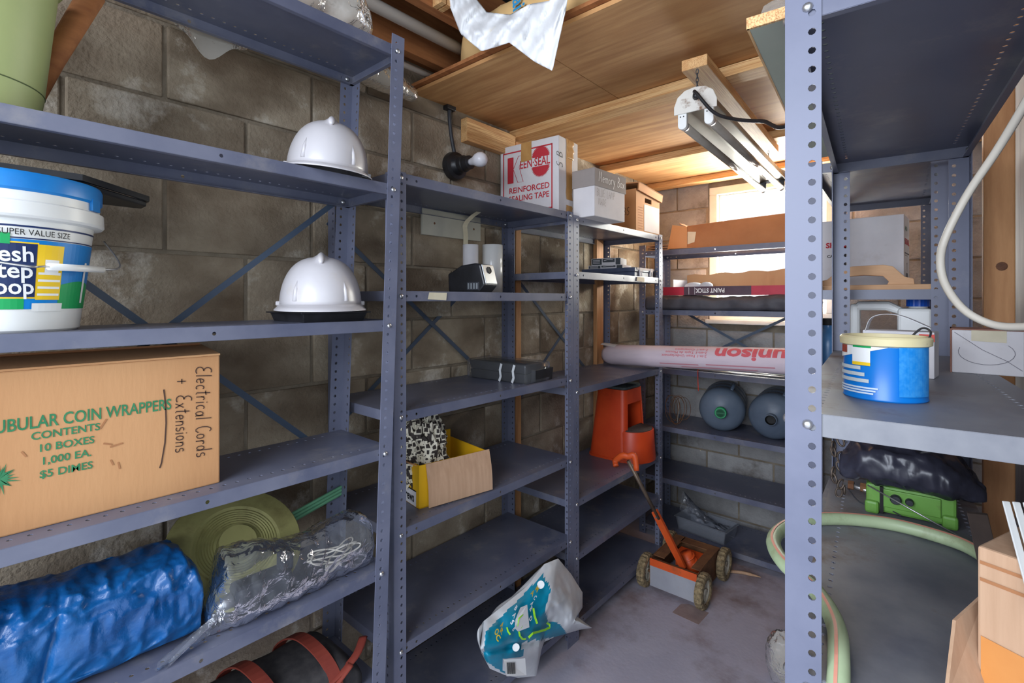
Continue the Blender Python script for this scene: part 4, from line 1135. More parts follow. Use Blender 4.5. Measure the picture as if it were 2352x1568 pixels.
def screw_box():
    z0 = 0.793 + SH
    t = thing('cardboard_box', 'open yellow carton with kraft flap folded over its front', 'box', (-1.252, 0.978, z0), radians(-9))
    # local y along the rack, local -x to the wall
    L_, D_, h = 0.262, 0.225, 0.138; w = 0.004
    b = MB(); b.box(-D_, 0, 0, w, 0, h); b.box(-D_, 0, L_ - w, L_, 0, h); b.box(-w, 0, w, L_ - w, 0, h); b.box(-D_, -D_ + w, w, L_ - w, 0, h + 0.03); b.box(-D_, 0, 0, L_, 0, w)
    b.build('body', MT['card_yel'], t)
    b = MB(); b.grid(lambda i, j: (0.002 + 0.020 * j + 0.006 * sin(pi * j), 0.022 + (L_ + 0.012 - 0.022) * i, h + 0.001 - (0.132 + 0.003 * i) * j), 8, 8); b.build('front_flap', MT['kraft_pale'], t, solid=0.004)
    b = MB(); b.grid(lambda i, j: (-D_ + 0.01 + (D_ - 0.02) * i, -0.004 - 0.025 * j, h - 0.002 + 0.012 * j), 4, 4); b.build('side_flap', MT['kraft'], t, solid=0.003)
    b = MB(); b.add([(-D_, -0.001, 0.002), (-0.018, -0.001, 0.002), (-0.018, -0.001, 0.050), (-D_, -0.001, 0.050)], [(0, 1, 2, 3)]); b.build('label', MT['card_white'], t)
    b = MB(); b.add([(-D_, -0.0013, 0.049), (-0.018, -0.0013, 0.049), (-0.018, -0.0013, 0.053), (-D_, -0.0013, 0.053)], [(0, 1, 2, 3)]); b.build('label_line', MT['ink'], t)
    text('house®', 0.062, MT['ink'], t, frame((-0.045, -0.0016, 0.072), (1, 0, 0), (0, 0, 1)), align='RIGHT', bold=0.0016, xs=0.7)
    text('Deck Screws', 0.040, MT['ink'], t, frame((-0.03, -0.0018, 0.014), (1, 0, 0), (0, 0, 1)), align='RIGHT', bold=0.001, xs=0.75)
    # crumpled tissue
    b = MB(); NU, NV = 48, 30
    def fn(i, j):
        a = i * 2 * pi; ph = j * pi
        r = 0.080 + creased(Vector((cos(a) * sin(ph), sin(a) * sin(ph), cos(ph))), 2.6, 0.034, 3) + 0.016 * noise.noise(Vector((cos(a) * 5, sin(a) * 5, ph * 3)))
        return (0.72 * r * cos(a) * sin(ph), 0.9 * r * sin(a) * sin(ph), 1.42 * r * cos(ph))
    b.grid(fn, NU, NV)
    o = b.build('packing_paper', MT['paper_print'], None, smooth=False)
    o.location = (-1.325, 1.05, z0 + 0.152)
    tag(o, 'crumpled black and white printed tissue stuffed in the yellow carton', 'paper')
screw_box()

def mulch_bag():
    t = thing('mulch_bag', 'crumpled teal printed plastic sack slumped at the lowest shelf', 'sack', (-1.15, 1.45, 0.10 + SH))
    o = Vector((-1.15, 1.45, 0.10 + SH))
    U = [(1102, 1478), (1112, 1425), (1165, 1383), (1212, 1345), (1250, 1295), (1282, 1282), (1312, 1318), (1338, 1360), (1338, 1395), (1312, 1405), (1358, 1440)]
    Lw = [(1106, 1500), (1125, 1535), (1160, 1550), (1190, 1556), (1232, 1552), (1244, 1490), (1250, 1474), (1275, 1462), (1300, 1455), (1330, 1446), (1360, 1442)]
    TEAL = [(1115, 1450), (1190, 1378), (1246, 1318), (1266, 1352), (1252, 1398), (1258, 1425), (1285, 1432), (1302, 1455), (1256, 1466), (1200, 1474), (1200, 1508), (1154, 1512), (1158, 1545), (1110, 1515)]
    b = MB(); NU, NV = 60, 40; cent = []
    def surf(u, v, i, j, off=0.0):
        x = -1.130 + 0.05 * sin(pi * min(1, max(0, j))) + 0.02 * i
        p = at_x(u, v, x)
        x += creased(Vector((p.y, p.z, 0.3)), 11, 0.014, 6) * (0.4 + 0.6 * sin(pi * j)) + off
        # the lower fold tucks under the upper one
        fold = max(0.0, 1 - abs(v - (1490 - (u - 1150) * 0.22)) / 9.0)
        x -= 0.018 * fold
        return at_x(u, v, x)
    pts = []
    for i in range(NU + 1):
        for j in range(NV + 1):
            a, c = interp(U, i / NU), interp(Lw, i / NU); s = j / NV
            u, v = a[0] + (c[0] - a[0]) * s, a[1] + (c[1] - a[1]) * s
            pts.append((u, v)); b.v.append(surf(u, v, i / NU, s) - o)
    for i in range(NU):
        for j in range(NV):
            k = i * (NV + 1) + j
            q = [k, k + NV + 1, k + NV + 2, k + 1]
            cu = sum(pts[n][0] for n in q) / 4; cv = sum(pts[n][1] for n in q) / 4
            b.f.append(q); b.m.append(1 if inpoly(cu, cv, TEAL) else 0)
    # back skin
    n0 = len(b.v)
    for i in range(NU + 1):
        for j in range(NV + 1):
            p = b.v[i * (NV + 1) + j].copy()
            e = sin(pi * j / NV) * min(1, 4 * i / NU, 4 * (1 - i / NU))
            p.x -= 0.11 * e; b.v.append(p)
    for i in range(NU):
        for j in range(NV):
            k = n0 + i * (NV + 1) + j
            b.f.append([k + 1, k + NV + 2, k + NV + 1, k]); b.m.append(0)
    for p in b.v: p.z = max(p.z, 0.001 if p.x + o.x < -1.175 else -0.095)
    b.build('skin', [MT['bag_milky'], MT['teal']], t, smooth=True)
    def lay(u, v): return surf(u, v, 0.5, 0.45, 0.006) - o
    def stroke(pl, w, mat, nm, up=0.0):
        bb = MB(); P = [lay(*q) + Vector((up, 0, 0)) for q in pl]; vs = []
        for i, p in enumerate(P):
            d = (P[min(i + 1, len(P) - 1)] - P[max(i - 1, 0)]).normalized(); n = d.cross(Vector((1, -0.9, 0.3)).normalized()).normalized() * w / 2
            vs += [p + n, p - n]
        bb.add(vs, [(2 * i, 2 * i + 1, 2 * i + 3, 2 * i + 2) for i in range(len(P) - 1)]); bb.build(nm, mat, t)
    stroke([(1225, 1396), (1228, 1415), (1234, 1432)], 0.007, MT['lime_ink'], 'printed_line')
    stroke([(1192, 1450), (1194, 1460), (1200, 1467), (1208, 1467)], 0.006, MT['lime_ink'], 'printed_line')
    stroke([(1214, 1464), (1224, 1454), (1238, 1450), (1252, 1446), (1263, 1440), (1262, 1434), (1256, 1430)], 0.008, MT['lime_ink'], 'printed_line')
    stroke([(1164, 1440), (1167, 1450), (1172, 1457)], 0.005, MT['lime_ink'], 'printed_line')
    bb = MB(); bb.add([lay(u, v) for u, v in ((1195, 1395), (1211, 1388), (1212, 1412), (1216, 1440), (1190, 1450), (1182, 1442), (1184, 1422))], [tuple(range(7))]); bb.build('printed_shape', MT['label_white'], t)
    stroke([(1188, 1438), (1192, 1420), (1202, 1410)], 0.004, MT['lime_ink'], 'printed_line')
    stroke([(1196, 1442), (1204, 1430), (1208, 1436)], 0.004, MT['lime_ink'], 'printed_line')
    bb = MB(); bb.add([lay(u, v) + Vector((0.01, 0, 0)) for u, v in ((1152, 1511), (1201, 1508), (1204, 1547), (1158, 1549))], [(0, 1, 2, 3)]); bb.build('bar_label', MT['label_white'], t)
    for k in range(9):
        u = 1157 + k * 2.2
        stroke([(u, 1516), (u + 1.0, 1542)], 0.0022, MT['ink'], 'bar', 0.014)
    def ch(s, u, v, size, mat):
        p = lay(u, v); ex = (lay(u + 10, v + 16) - p).normalized(); ey = (lay(u + 16, v - 8) - p); ey = (ey - ex * ey.dot(ex)).normalized()
        text(s, size, mat, t, frame(p + Vector((0.003, -0.002, 0)), ex, ey), bold=0.0006)
    for s, u, v in (('C', 1224, 1372), ('A', 1217, 1386), ('R', 1215, 1398), ('D', 1214, 1420), ('B', 1180, 1396), ('A', 1176, 1412), ('S', 1171, 1428), ('E', 1176, 1444)): ch(s, u, v, 0.020, MT['label_white'])
    for s, u, v in (('M', 1228, 1352), ('A', 1218, 1362), ('A', 1148, 1436), ('R', 1147, 1448), ('O', 1134, 1450), ('C', 1137, 1462)): ch(s, u, v, 0.024, MT['label_yel'])
    for (u, v, r) in ((1242, 1342, 0.013), (1185, 1486, 0.012)):
        bb = MB(); p = lay(u, v); bb.lathe([(0.0001, 0.001), (r, 0.001), (r, 0)], 16, mat=Matrix.Translation(p) @ Vector((1, -0.8, 0.3)).to_track_quat('Z', 'Y').to_matrix().to_4x4()); bb.build('printed_emblem', MT['label_white'], t)
mulch_bag()
# strips of tape left on the shelf edges
def edge_tape(u0, u1, z, x, lab):
    a, c = at_x(u0, 680, x + 0.0015).y, at_x(u1, 680, x + 0.0015).y
    b = MB(); b.add([(x + 0.0022, a, z - 0.024), (x + 0.0022, c - 0.003, z - 0.027), (x + 0.0022, c, z - 0.003), (x + 0.0022, a + 0.006, z - 0.003)], [(0, 1, 2, 3)])
    tag(b.build('tape_label', MT['tape'], solid=0.0006, offset=1), lab, 'tape')
edge_tape(982, 1026, 1.485, XB, 'cream tape on the shelf edge left of the pencil sharpener')
edge_tape(1462, 1480, 1.58, XB, 'cream tape on the shelf edge below the dark flat case')

# ================================================================== rack C
def flat_case():
    z0 = 1.58 + SH
    t = thing('tool_case', 'flat dark blue case with white latch tabs on the corner rack', 'case', (-1.365, 2.335, z0))
    b = MB(); b.box(-0.16, 0.16, 0.0, 0.235, 0.0, 0.024); b.box(-0.163, 0.163, -0.003, 0.238, 0.026, 0.048); b.box(-0.158, 0.158, 0.002, 0.233, 0.023, 0.027)
    b.build('shell', M('case_blue', S(62, 70, 92), S(80, 88, 108), scale=10, rough=0.5, dirt=S(150, 128, 96), dscale=14, dramp=(0.62, 0.7)), t, bevel=0.002)
    for y in (0.045, 0.17):
        b = MB(); b.box(0.163, 0.169, y, y + 0.028, 0.028, 0.047); b.box(0.163, 0.168, y + 0.001, y + 0.007, 0.004, 0.03); b.box(0.163, 0.168, y + 0.021, y + 0.027, 0.004, 0.03); b.box(0.163, 0.168, y + 0.001, y + 0.027, 0.0, 0.006)
        b.build('latch', MT['card_white'], t)
    b = MB(); b.box(0.1632, 0.166, 0.02, 0.22, 0.036, 0.047); b.build('edge_strip', MT['card_white'], t)
flat_case()
def small_boxes():
    z1 = 1.58 + SH + 0.0485
    def sb(loc, rz, w, d, h, lab):
        t = thing('parts_box', lab, 'box', loc, rz)
        b = MB(); b.box(-w / 2, w / 2, -d / 2, d / 2, 0, h); b.build('body', MT['card_white'], t, bevel=0.001)
        e = 0.0008
        b = MB()
        b.add([(-w / 2 + 0.004, -d / 2 - e, 0.003), (-w * 0.14, -d / 2 - e, 0.003), (-w * 0.14, -d / 2 - e, h - 0.003), (-w / 2 + 0.004, -d / 2 - e, h - 0.003)], [(0, 1, 2, 3)])
        b.add([(-w * 0.11, -d / 2 - e, h * 0.4), (w * 0.30, -d / 2 - e, h * 0.4), (w * 0.30, -d / 2 - e, h - 0.003), (-w * 0.11, -d / 2 - e, h - 0.003)], [(0, 1, 2, 3)])
        b.add([(w * 0.33, -d / 2 - e, 0.002), (w / 2 - 0.002, -d / 2 - e, 0.002), (w / 2 - 0.002, -d / 2 - e, h - 0.002), (w * 0.33, -d / 2 - e, h - 0.002)], [(0, 1, 2, 3)])
        b.build('printed_panel', M('dark_print', S(54, 58, 62), S(72, 76, 80), scale=40, rough=0.7), t)
        b = MB()
        for k in range(3): ribbon(b, [(-w / 2 + 0.010, h * (0.3 + 0.2 * k)), (-w * 0.2, h * (0.3 + 0.2 * k))], h * 0.08)
        ribbon(b, [(-w * 0.06, h * 0.66), (w * 0.06, h * 0.78), (w * 0.24, h * 0.74)], h * 0.09)
        o = b.build('printed_lines', MT['card_white'], t); o.matrix_local = frame((0, -d / 2 - e * 1.6, 0), (1, 0, 0), (0, 0, 1))
    sb((-1.405, 2.43, z1), radians(8), 0.20, 0.135, 0.020, 'flat printed carton lying under another on the dark case')
    sb((-1.41, 2.43, z1 + 0.0205), radians(14), 0.165, 0.125, 0.038, 'small black and white carton on top of a flatter one')
small_boxes()

def step_stool():
    z0 = 0.599 + SH
    t = thing('step_stool', 'orange plastic step stool with dark top pad', 'step stool', (-1.335, 2.462, z0))
    # plan: tall tapered tower at the back (-x), rounded lower step in front (+x)
    def ring(k, z, sx=0.0):
        pts = []
        hw, xb, xf = 0.124 * k, -0.150 * k + sx, 0.075 * k + sx
        for (cx, cy, a0) in ((xf - 0.03, hw - 0.03, 0), (xb + 0.05, hw - 0.05, 90), (xb + 0.05, -hw + 0.05, 180), (xf - 0.03, -hw + 0.03, 270)):
            r = 0.03 if a0 in (0, 270) else 0.05
            for i in range(6): a = radians(a0 + 90 * i / 5); pts.append((cx + r * cos(a), cy + r * sin(a), z))
        return pts
    # tower: lower ring set, then sides around the window, built as side walls
    H = 0.385
    def kz(z): return 1.06 - 0.24 * z / H
    b = MB()
    b.loft([ring(kz(0), 0.0), ring(kz(0.16), 0.16)], cap1=False)
    # upper tower: back shell + two cheeks + top bridge leaves a window through the front face
    zs = [0.16, 0.20, 0.24, 0.28, 0.30, 0.34, H - 0.01]
    rings = [ring(kz(z), z, 0.0) for z in zs]
    n = len(rings[0])
    vs = [p for r in rings for p in r]; fs = []
    for i in range(len(zs) - 1):
        for j in range(n):
            j2 = (j + 1) % n
            front = (j == n - 1)                           # the flat span facing +x
            if front and 0.16 <= zs[i] < 0.30: continue
            fs.append((i * n + j, i * n + j2, (i + 1) * n + j2, (i + 1) * n + j))
    fs.append(tuple(range((len(zs) - 1) * n, len(zs) * n)))
    b.add(vs, fs)
    b.build('tower', MT['orange'], t, auto=50, solid=0.004)
    b = MB(); r0 = ring(kz(H) * 0.98, H - 0.008); r1 = ring(kz(H) * 0.98, H + 0.004); r2 = ring(kz(H) * 0.90, H + 0.008)
    b.loft([r0, r1, r2]); b.build('top_pad', M('dark_rubber', S(58, 66, 66), S(74, 82, 82), scale=60, rough=0.8, bump=0.3, bscale=160), t, auto=50)
    b = MB()
    def half(k, z): return [(0.05, -0.118 * k, z)] + [(0.065 + 0.100 * k * cos(a), 0.118 * k * sin(a), z) for a in [radians(-90 + 180 * i / 20) for i in range(21)]] + [(0.05, 0.118 * k, z)]
    b.loft([half(1.08, 0), half(1.07, 0.012), half(0.99, 0.155), half(0.97, 0.160)]); b.build('step', MT['orange'], t, auto=50)
    b = MB(); b.loft([half(0.90, 0.160), half(0.90, 0.164), half(0.86, 0.166)]); b.build('step_pad', M('dark_rubber_step', S(60, 50, 46), S(80, 66, 60), scale=60, rough=0.85, bump=0.3, bscale=160), t, auto=50)
    b = MB(); b.loft([ring(1.085, 0.0), ring(1.085, 0.010), ring(1.06, 0.012)]); b.build('foot_rim', MT['orange'], t, auto=50)
step_stool()

def unison_roll():
    p0 = Vector((-1.50, 2.555, 1.078 + SH + 0.0585)); p1 = Vector((-0.20, 2.325, 1.15 + SH + 0.061))
    t = thing('plastic_roll', 'long pinkish white plastic wrapped roll with red lettering spanning the racks', 'roll', p0)
    d = p1 - p0; L_ = d.length; q = d.to_track_quat('X', 'Z'); t.rotation_euler = q.to_euler()
    R0 = 0.0575
    rings = []; n = 40
    for i in range(61):
        s = i / 60; r = R0 * (0.80 + 0.20 * min(1, s / 0.03)) if s < 0.03 else R0
        ring = []
        for j in range(n):
            a = 2 * pi * j / n
            rr = r + 0.0012 * noise.noise(Vector((s * 20, cos(a) * 2, sin(a) * 2)))
            ring.append((s * L_, rr * cos(a), rr * sin(a)))
        rings.append(ring)
    b = MB(); b.loft(rings); b.build('wrapped_roll', M('pinkish_film', S(208, 190, 198), S(222, 204, 210), scale=5, rough=0.25, stretch=(0.6, 3, 3)), t, smooth=True)
    b = MB(); b.grid(lambda i, j: (0.10 * i - 0.005, (R0 + 0.002 + 0.01 * (1 - i) * j) * cos(radians(60 + 70 * j)), (R0 + 0.002 + 0.018 * (1 - i) * j) * sin(radians(60 + 70 * j))), 10, 10)
    b.build('film_end', MT['bag_milky'], t, smooth=True)
    ink = M('faded_red', S(214, 96, 104), rough=0.5)
    def bend(x0, a0):
        # letters upside down on the camera-facing side
        def f(x, y):
            a = radians(a0) + y / R0
            r = R0 + 0.0022
            return (x0 - x, -r * cos(a), -r * sin(a) * -1 if False else r * -sin(a))
        return f
    xt = 1.03
    text('unison', 0.085, ink, t, None, width=0.32, bold=0.003, bend=bend(xt, -58))
    for k, (s, w) in enumerate((('2-in-1 Foam Underlayment', 0.25), ('2-en-1 Tapis de Mousse', 0.23), ('2-en-1 Contrapiso', 0.18))):
        text(s, 0.018, ink, t, None, width=w, bend=bend(xt - 0.36, -18 - 17 * k))
    b = MB()
    for k in range(3):
        ribbon(b, [(0, 0), (0.36, 0)], 0.010)
    bb = MB()
    for (x0, x1, a) in ((0.40, 0.62, 28), (0.66, 0.98, 24), (0.52, 0.90, 44)):
        bb.grid(lambda i, j: (x0 + (x1 - x0) * i, -(R0 + 0.0018) * cos(radians(a + 6 * j)), -(R0 + 0.0018) * sin(radians(a + 6 * j))), 10, 3)
    bb.build('printed_band', M('faint_red', S(196, 130, 140), rough=0.5), t)
unison_roll()

# ================================================================== rack D, in front of the window
def long_carton():
    z0 = 1.762 + SH
    t = thing('long_carton', 'long narrow brown carton with open folded end below the window top', 'box', (-1.16, 2.915, z0), radians(1))
    b = MB(); w = 0.62; d = 0.17; h = 0.150
    b.loft([[(0, 0, 0), (0, d, 0), (0, d, h * 0.95), (0, 0, h * 0.93)], [(w * 0.4, 0, 0), (w * 0.4, d, 0), (w * 0.4, d, h), (w * 0.4, 0, h)], [(w, 0, 0), (w, d, 0), (w, d, h * 1.06), (w, 0, h * 1.07)]])
    b.build('body', MT['kraft_dark'], t, bevel=0.002)
    b = MB(); b.add([(0, 0, 0.004), (0, 0, h * 0.9), (-0.085, -0.012, h * 1.02), (-0.115, -0.016, 0.004)], [(0, 1, 2, 3)]); b.build('end_flap', MT['kraft'], t, solid=0.004)
    b = MB(); b.add([(-0.003, 0.01, h * 0.9), (-0.003, d - 0.01, h * 0.9), (-0.055, d * 0.6, h * 1.12), (-0.06, 0.03, h * 1.1)], [(0, 1, 2, 3)]); b.build('end_flap', MT['kraft_dark'], t, solid=0.003)
    b = MB(); b.add([(-0.11, -0.02, 0.003), (0.06, -0.002, 0.003), (0.05, -0.03, 0.0045), (-0.09, -0.045, 0.0045)], [(0, 1, 2, 3)]); b.build('end_flap', MT['kraft'], t, solid=0.003)
    b = MB(); b.add([(0.004, -0.0012, 0.03), (0.045, -0.0012, 0.04), (0.055, -0.0012, 0.10), (0.004, -0.0012, 0.105)], [(0, 1, 2, 3)]); b.build('shipping_label', MT['tape'], t)
    t2 = thing('cardboard_sheet', 'folded tan cardboard lying beside the long brown carton', 'cardboard', (-1.345, 3.00, z0), radians(6))
    for k in range(3):
        b = MB(); b.box(-0.075, 0.075, -0.10, 0.10, 0.004 + k * 0.014, 0.008 + k * 0.014); b.build('layer', MT['kraft_pale'], t2, bevel=0.001)
    b = MB(); b.box(-0.075, -0.068, -0.10, 0.10, 0.0, 0.036); b.build('fold', MT['kraft'], t2, bevel=0.002)
long_carton()

def paint_tray():
    z0 = 1.397 + SH
    # dark folded sheet sagging over the shelf lip
    def prof(q):
        return (2.995, z0, 0.150, 0.078 + 0.006 * sin(q * 9) + 0.004 * sin(q * 23), 5.0)
    b = bundle(-1.395, -0.56, 60, prof, amp=0.008, sc=11, seed=1.4, nr=40, axis='x')
    for p in b.v:
        if p.y < 2.87 and p.z < z0 + 0.05: p.z -= 0.0
    tag(b.build('folded_sheet', MT['dark_sheet'], smooth=True), 'dark folded plastic sheeting under the open red-edged carton', 'sheeting')
    z1 = z0 + 0.089
    t = thing('open_carton', 'open shallow carton with red and black printed edge facing the room', 'box', (-1.235, 2.885, z1))
    w, d = 0.66, 0.215
    b = MB(); b.box(0, w, 0, d, 0, 0.004); b.box(0, 0.004, 0, d, 0.004, 0.095); b.box(w - 0.004, w, 0, d, 0.004, 0.095)
    b.build('tray', MT['card_white'], t)
    b = MB()
    n = 14; vs = []
    for k in range(n + 1): vs += [(w * k / n, d, 0.0), (w * k / n, d + 0.006, 0.128 + 0.02 * k / n + 0.006 * sin(k * 1.7))]
    b.add(vs, [(2 * k, 2 * k + 2, 2 * k + 3, 2 * k + 1) for k in range(n)]); b.build('back_panel', MT['kraft'], t, solid=0.004)
    for (x0, x1, mt, nm) in ((-0.06, 0.07, 'red', 'front_edge'), (0.07, 0.445, 'blk', 'front_edge'), (0.445, w, 'red', 'front_edge')):
        m = M('print_' + mt + nm, S(176, 30, 56) if mt == 'red' else S(70, 46, 60), S(190, 40, 64) if mt == 'red' else S(84, 56, 70), scale=12, rough=0.5)
        b = MB(); b.box(x0, x1, -0.004, 0.0, 0.0, 0.050); b.build(nm, m, t)
    b = MB()
    for x in (0.10, 0.135): ribbon(b, [(x, 0.004), (x, 0.046)], 0.003)
    o = b.build('printed_line', MT['card_white'], t); o.matrix_local = frame((0, -0.0048, 0), (1, 0, 0), (0, 0, 1))
    text('PAINT STICK', 0.034, MT['label_white'], t, frame((0.305, -0.0052, 0.038), (-1, 0, 0), (0, 0, -1)), width=0.165, bold=0.0008)
    for (x, r) in ((0.09, 0.055), (0.165, 0.04)):
        c = thing('round_dish', ('larger' if r > 0.05 else 'smaller') + ' domed clear plastic dish inside the red-edged carton', 'dish', (-1.235 + x, 2.885 + 0.10, z1 + 0.0045), group='clear dishes in the carton')
        b = MB(); b.lathe([(r, 0), (r * 1.0, 0.045), (r * 0.9, 0.062), (r * 0.5, 0.072), (0.0001, 0.075)], 30); b.build('dome', MT['bag_milky'], c, smooth=True)
        b = MB(); b.lathe([(r, 0.002), (r + 0.004, 0.003), (r + 0.004, 0.010), (r, 0.012)], 30); b.build('rim', MT['bag_milky'], c, smooth=True)
paint_tray()

def shelf3_rods():
    z0 = 1.04 + SH
    for k, (y, r, x0, x1) in enumerate(((2.905, 0.005, -1.28, -0.56), (2.93, 0.004, -1.20, -0.56), (2.955, 0.006, -1.32, -0.57))):
        b = MB(); b.tube([(x0, y, z0 + r), (x1, y + 0.01, z0 + r)], r, 10)
        tag(b.build('metal_rod', MT['zinc'], smooth=True), ('thin metal rod nearest the shelf edge below the pinkish roll', 'shortest thin metal rod behind the front one on the window rack', 'thickest metal rod lying rearmost behind the pinkish roll')[k], 'rod', 'rods below the pinkish roll')
    b = MB(); b.box(-1.05, -0.56, 3.06, 3.20, z0, z0 + 0.006)
    tag(b.build('glass_pane', clear_mat('pane_glass', (0.75, 0.9, 0.85, 1), 0.15, 0.03), bevel=0.001), 'loose sheet of greenish glass lying behind the pinkish roll', 'glass')
    b = MB(); c0 = Vector((-1.07, 2.852, 1.052)); b.tube(spline([c0 + Vector((0, 0.06, 0)), c0 + Vector((0, 0.002, 0.002)), c0 + Vector((0, -0.002, -0.05)), c0 + Vector((0.003, -0.002, -0.12))], 16), 0.0022, 6)
    tag(b.build('red_string', M('red_string', S(210, 60, 36), rough=0.7), smooth=True), 'short orange red string hanging over the shelf edge', 'string')
shelf3_rods()

def water_jug(x, y0, heading, capped, label):
    z0 = 0.689 + SH; R = 0.128
    t = thing('water_jug', label, 'water jug', (x, y0, z0 + R), heading, 'big smoky water jugs')
    Rm = Matrix.Rotation(pi / 2, 4, 'X')      # lathe axis z -> -y (neck points to -y)
    prof = [(0.0001, -0.36), (0.10, -0.36), (0.122, -0.345), (0.127, -0.32), (0.1275, -0.24), (0.122, -0.232), (0.122, -0.222), (0.1275, -0.214), (0.1275, -0.13), (0.122, -0.122), (0.122, -0.112), (0.1275, -0.104), (0.127, -0.055), (0.122, -0.035), (0.105, -0.012), (0.075, 0.004), (0.045, 0.014), (0.030, 0.020), (0.0275, 0.028), (0.0275, 0.050), (0.030, 0.052), (0.030, 0.058), (0.026, 0.060)]
    b = MB(); b.lathe(prof, 44, mat=Rm, cap1=False); b.build('body', MT['jug'], t, auto=45)
    if capped:
        b = MB(); b.lathe([(0.031, 0.030), (0.032, 0.034), (0.032, 0.062), (0.029, 0.065), (0.0001, 0.065)], 26, mat=Rm); c = b.build('cap', MT['green_cap'], t, auto=45)
        b = MB(); b.box(-0.022, 0.022, -0.0665, -0.064, -0.004, 0.004); b.build('cap_bar', M('cap_dark', S(16, 92, 58), rough=0.6), c)
        b = MB(); b.lathe([(0.021, 0.0655), (0.021, 0.067), (0.025, 0.067), (0.025, 0.0655)], 26, mat=Rm); b.build('cap_ring', M('cap_dark2', S(20, 104, 66), rough=0.6), c)
    else:
        b = MB(); b.lathe([(0.0245, 0.060), (0.0245, 0.03), (0.0001, 0.028)], 22, mat=Rm, cap0=False); b.build('neck_hole', MT['ink'], t)
    b = MB(); b.tube(spline([(0.05, 0.06, 0.112), (0.06, 0.09, 0.135), (0.06, 0.16, 0.135), (0.05, 0.20, 0.112)], 14), 0.010, 8); b.build('handle', MT['jug'], t, smooth=True)
    return t
water_jug(-0.965, 2.93, radians(14), True, 'smoky plastic water jug with green cap lying on its side')
water_jug(-0.700, 2.935, radians(6), False, 'smoky plastic water jug lying open without a cap')
def wire_coil():
    z0 = 0.689 + SH
    t = thing('wire_coil', 'loose coil of thin rusty wire left of the water jugs', 'wire coil', (-1.26, 2.99, z0 + 0.088))
    pts = []
    for k in range(200):
        a = k * 0.2; r = 0.078 + 0.008 * sin(k * 0.37)
        pts.append((r * cos(a) * 0.55 + 0.03 * sin(k * 0.05), -0.06 + 0.0006 * k + 0.008 * sin(k * 0.21), r * sin(a)))
    b = MB(); b.tube(pts, 0.0016, 5); b.build('wire', MT['rust'], t, smooth=True)
    b = MB(); b.tube([(0.01, 0.0, -0.0865), (0.012, 0.01, 0.0), (0.014, 0.03, 0.07)], 0.0024, 5); b.build('tie', MT['cord_white'], t, smooth=True)
wire_coil()
def floor_tray():
    z0 = 0.06 + SH
    t = thing('plastic_tub', 'shallow clear plastic tub with crumpled film on the floor shelf', 'tub', (-1.07, 2.985, z0), radians(-6))
    def q(k, z): return [(-0.155 * k, -0.085 * k, z), (0.155 * k, -0.085 * k, z), (0.155 * k, 0.085 * k, z), (-0.155 * k, 0.085 * k, z)]
    m = clear_mat('tub_plastic', (0.86, 0.88, 0.92, 1), 0.22, 0.12, (0.5, 0.52, 0.56, 1), shine=0.8)
    b = MB(); b.loft([q(0.9, 0), q(0.98, 0.075), q(1.05, 0.077), q(1.05, 0.082), q(0.95, 0.082), q(0.88, 0.006)]); b.build('tub', m, t, bevel=0.006)
    b = MB(); b.grid(lambda i, j: (-0.14 + 0.26 * i, -0.06 + 0.11 * j, 0.05 + 0.15 * (1 - i) ** 1.5 * sin(pi * min(1, j + 0.1)) + 0.02 * (1 - abs(noise.noise(Vector((i * 6, j * 6, 2)))) * 2)), 26, 20); b.build('crumpled_film', MT['film'], t, smooth=True)
floor_tray()

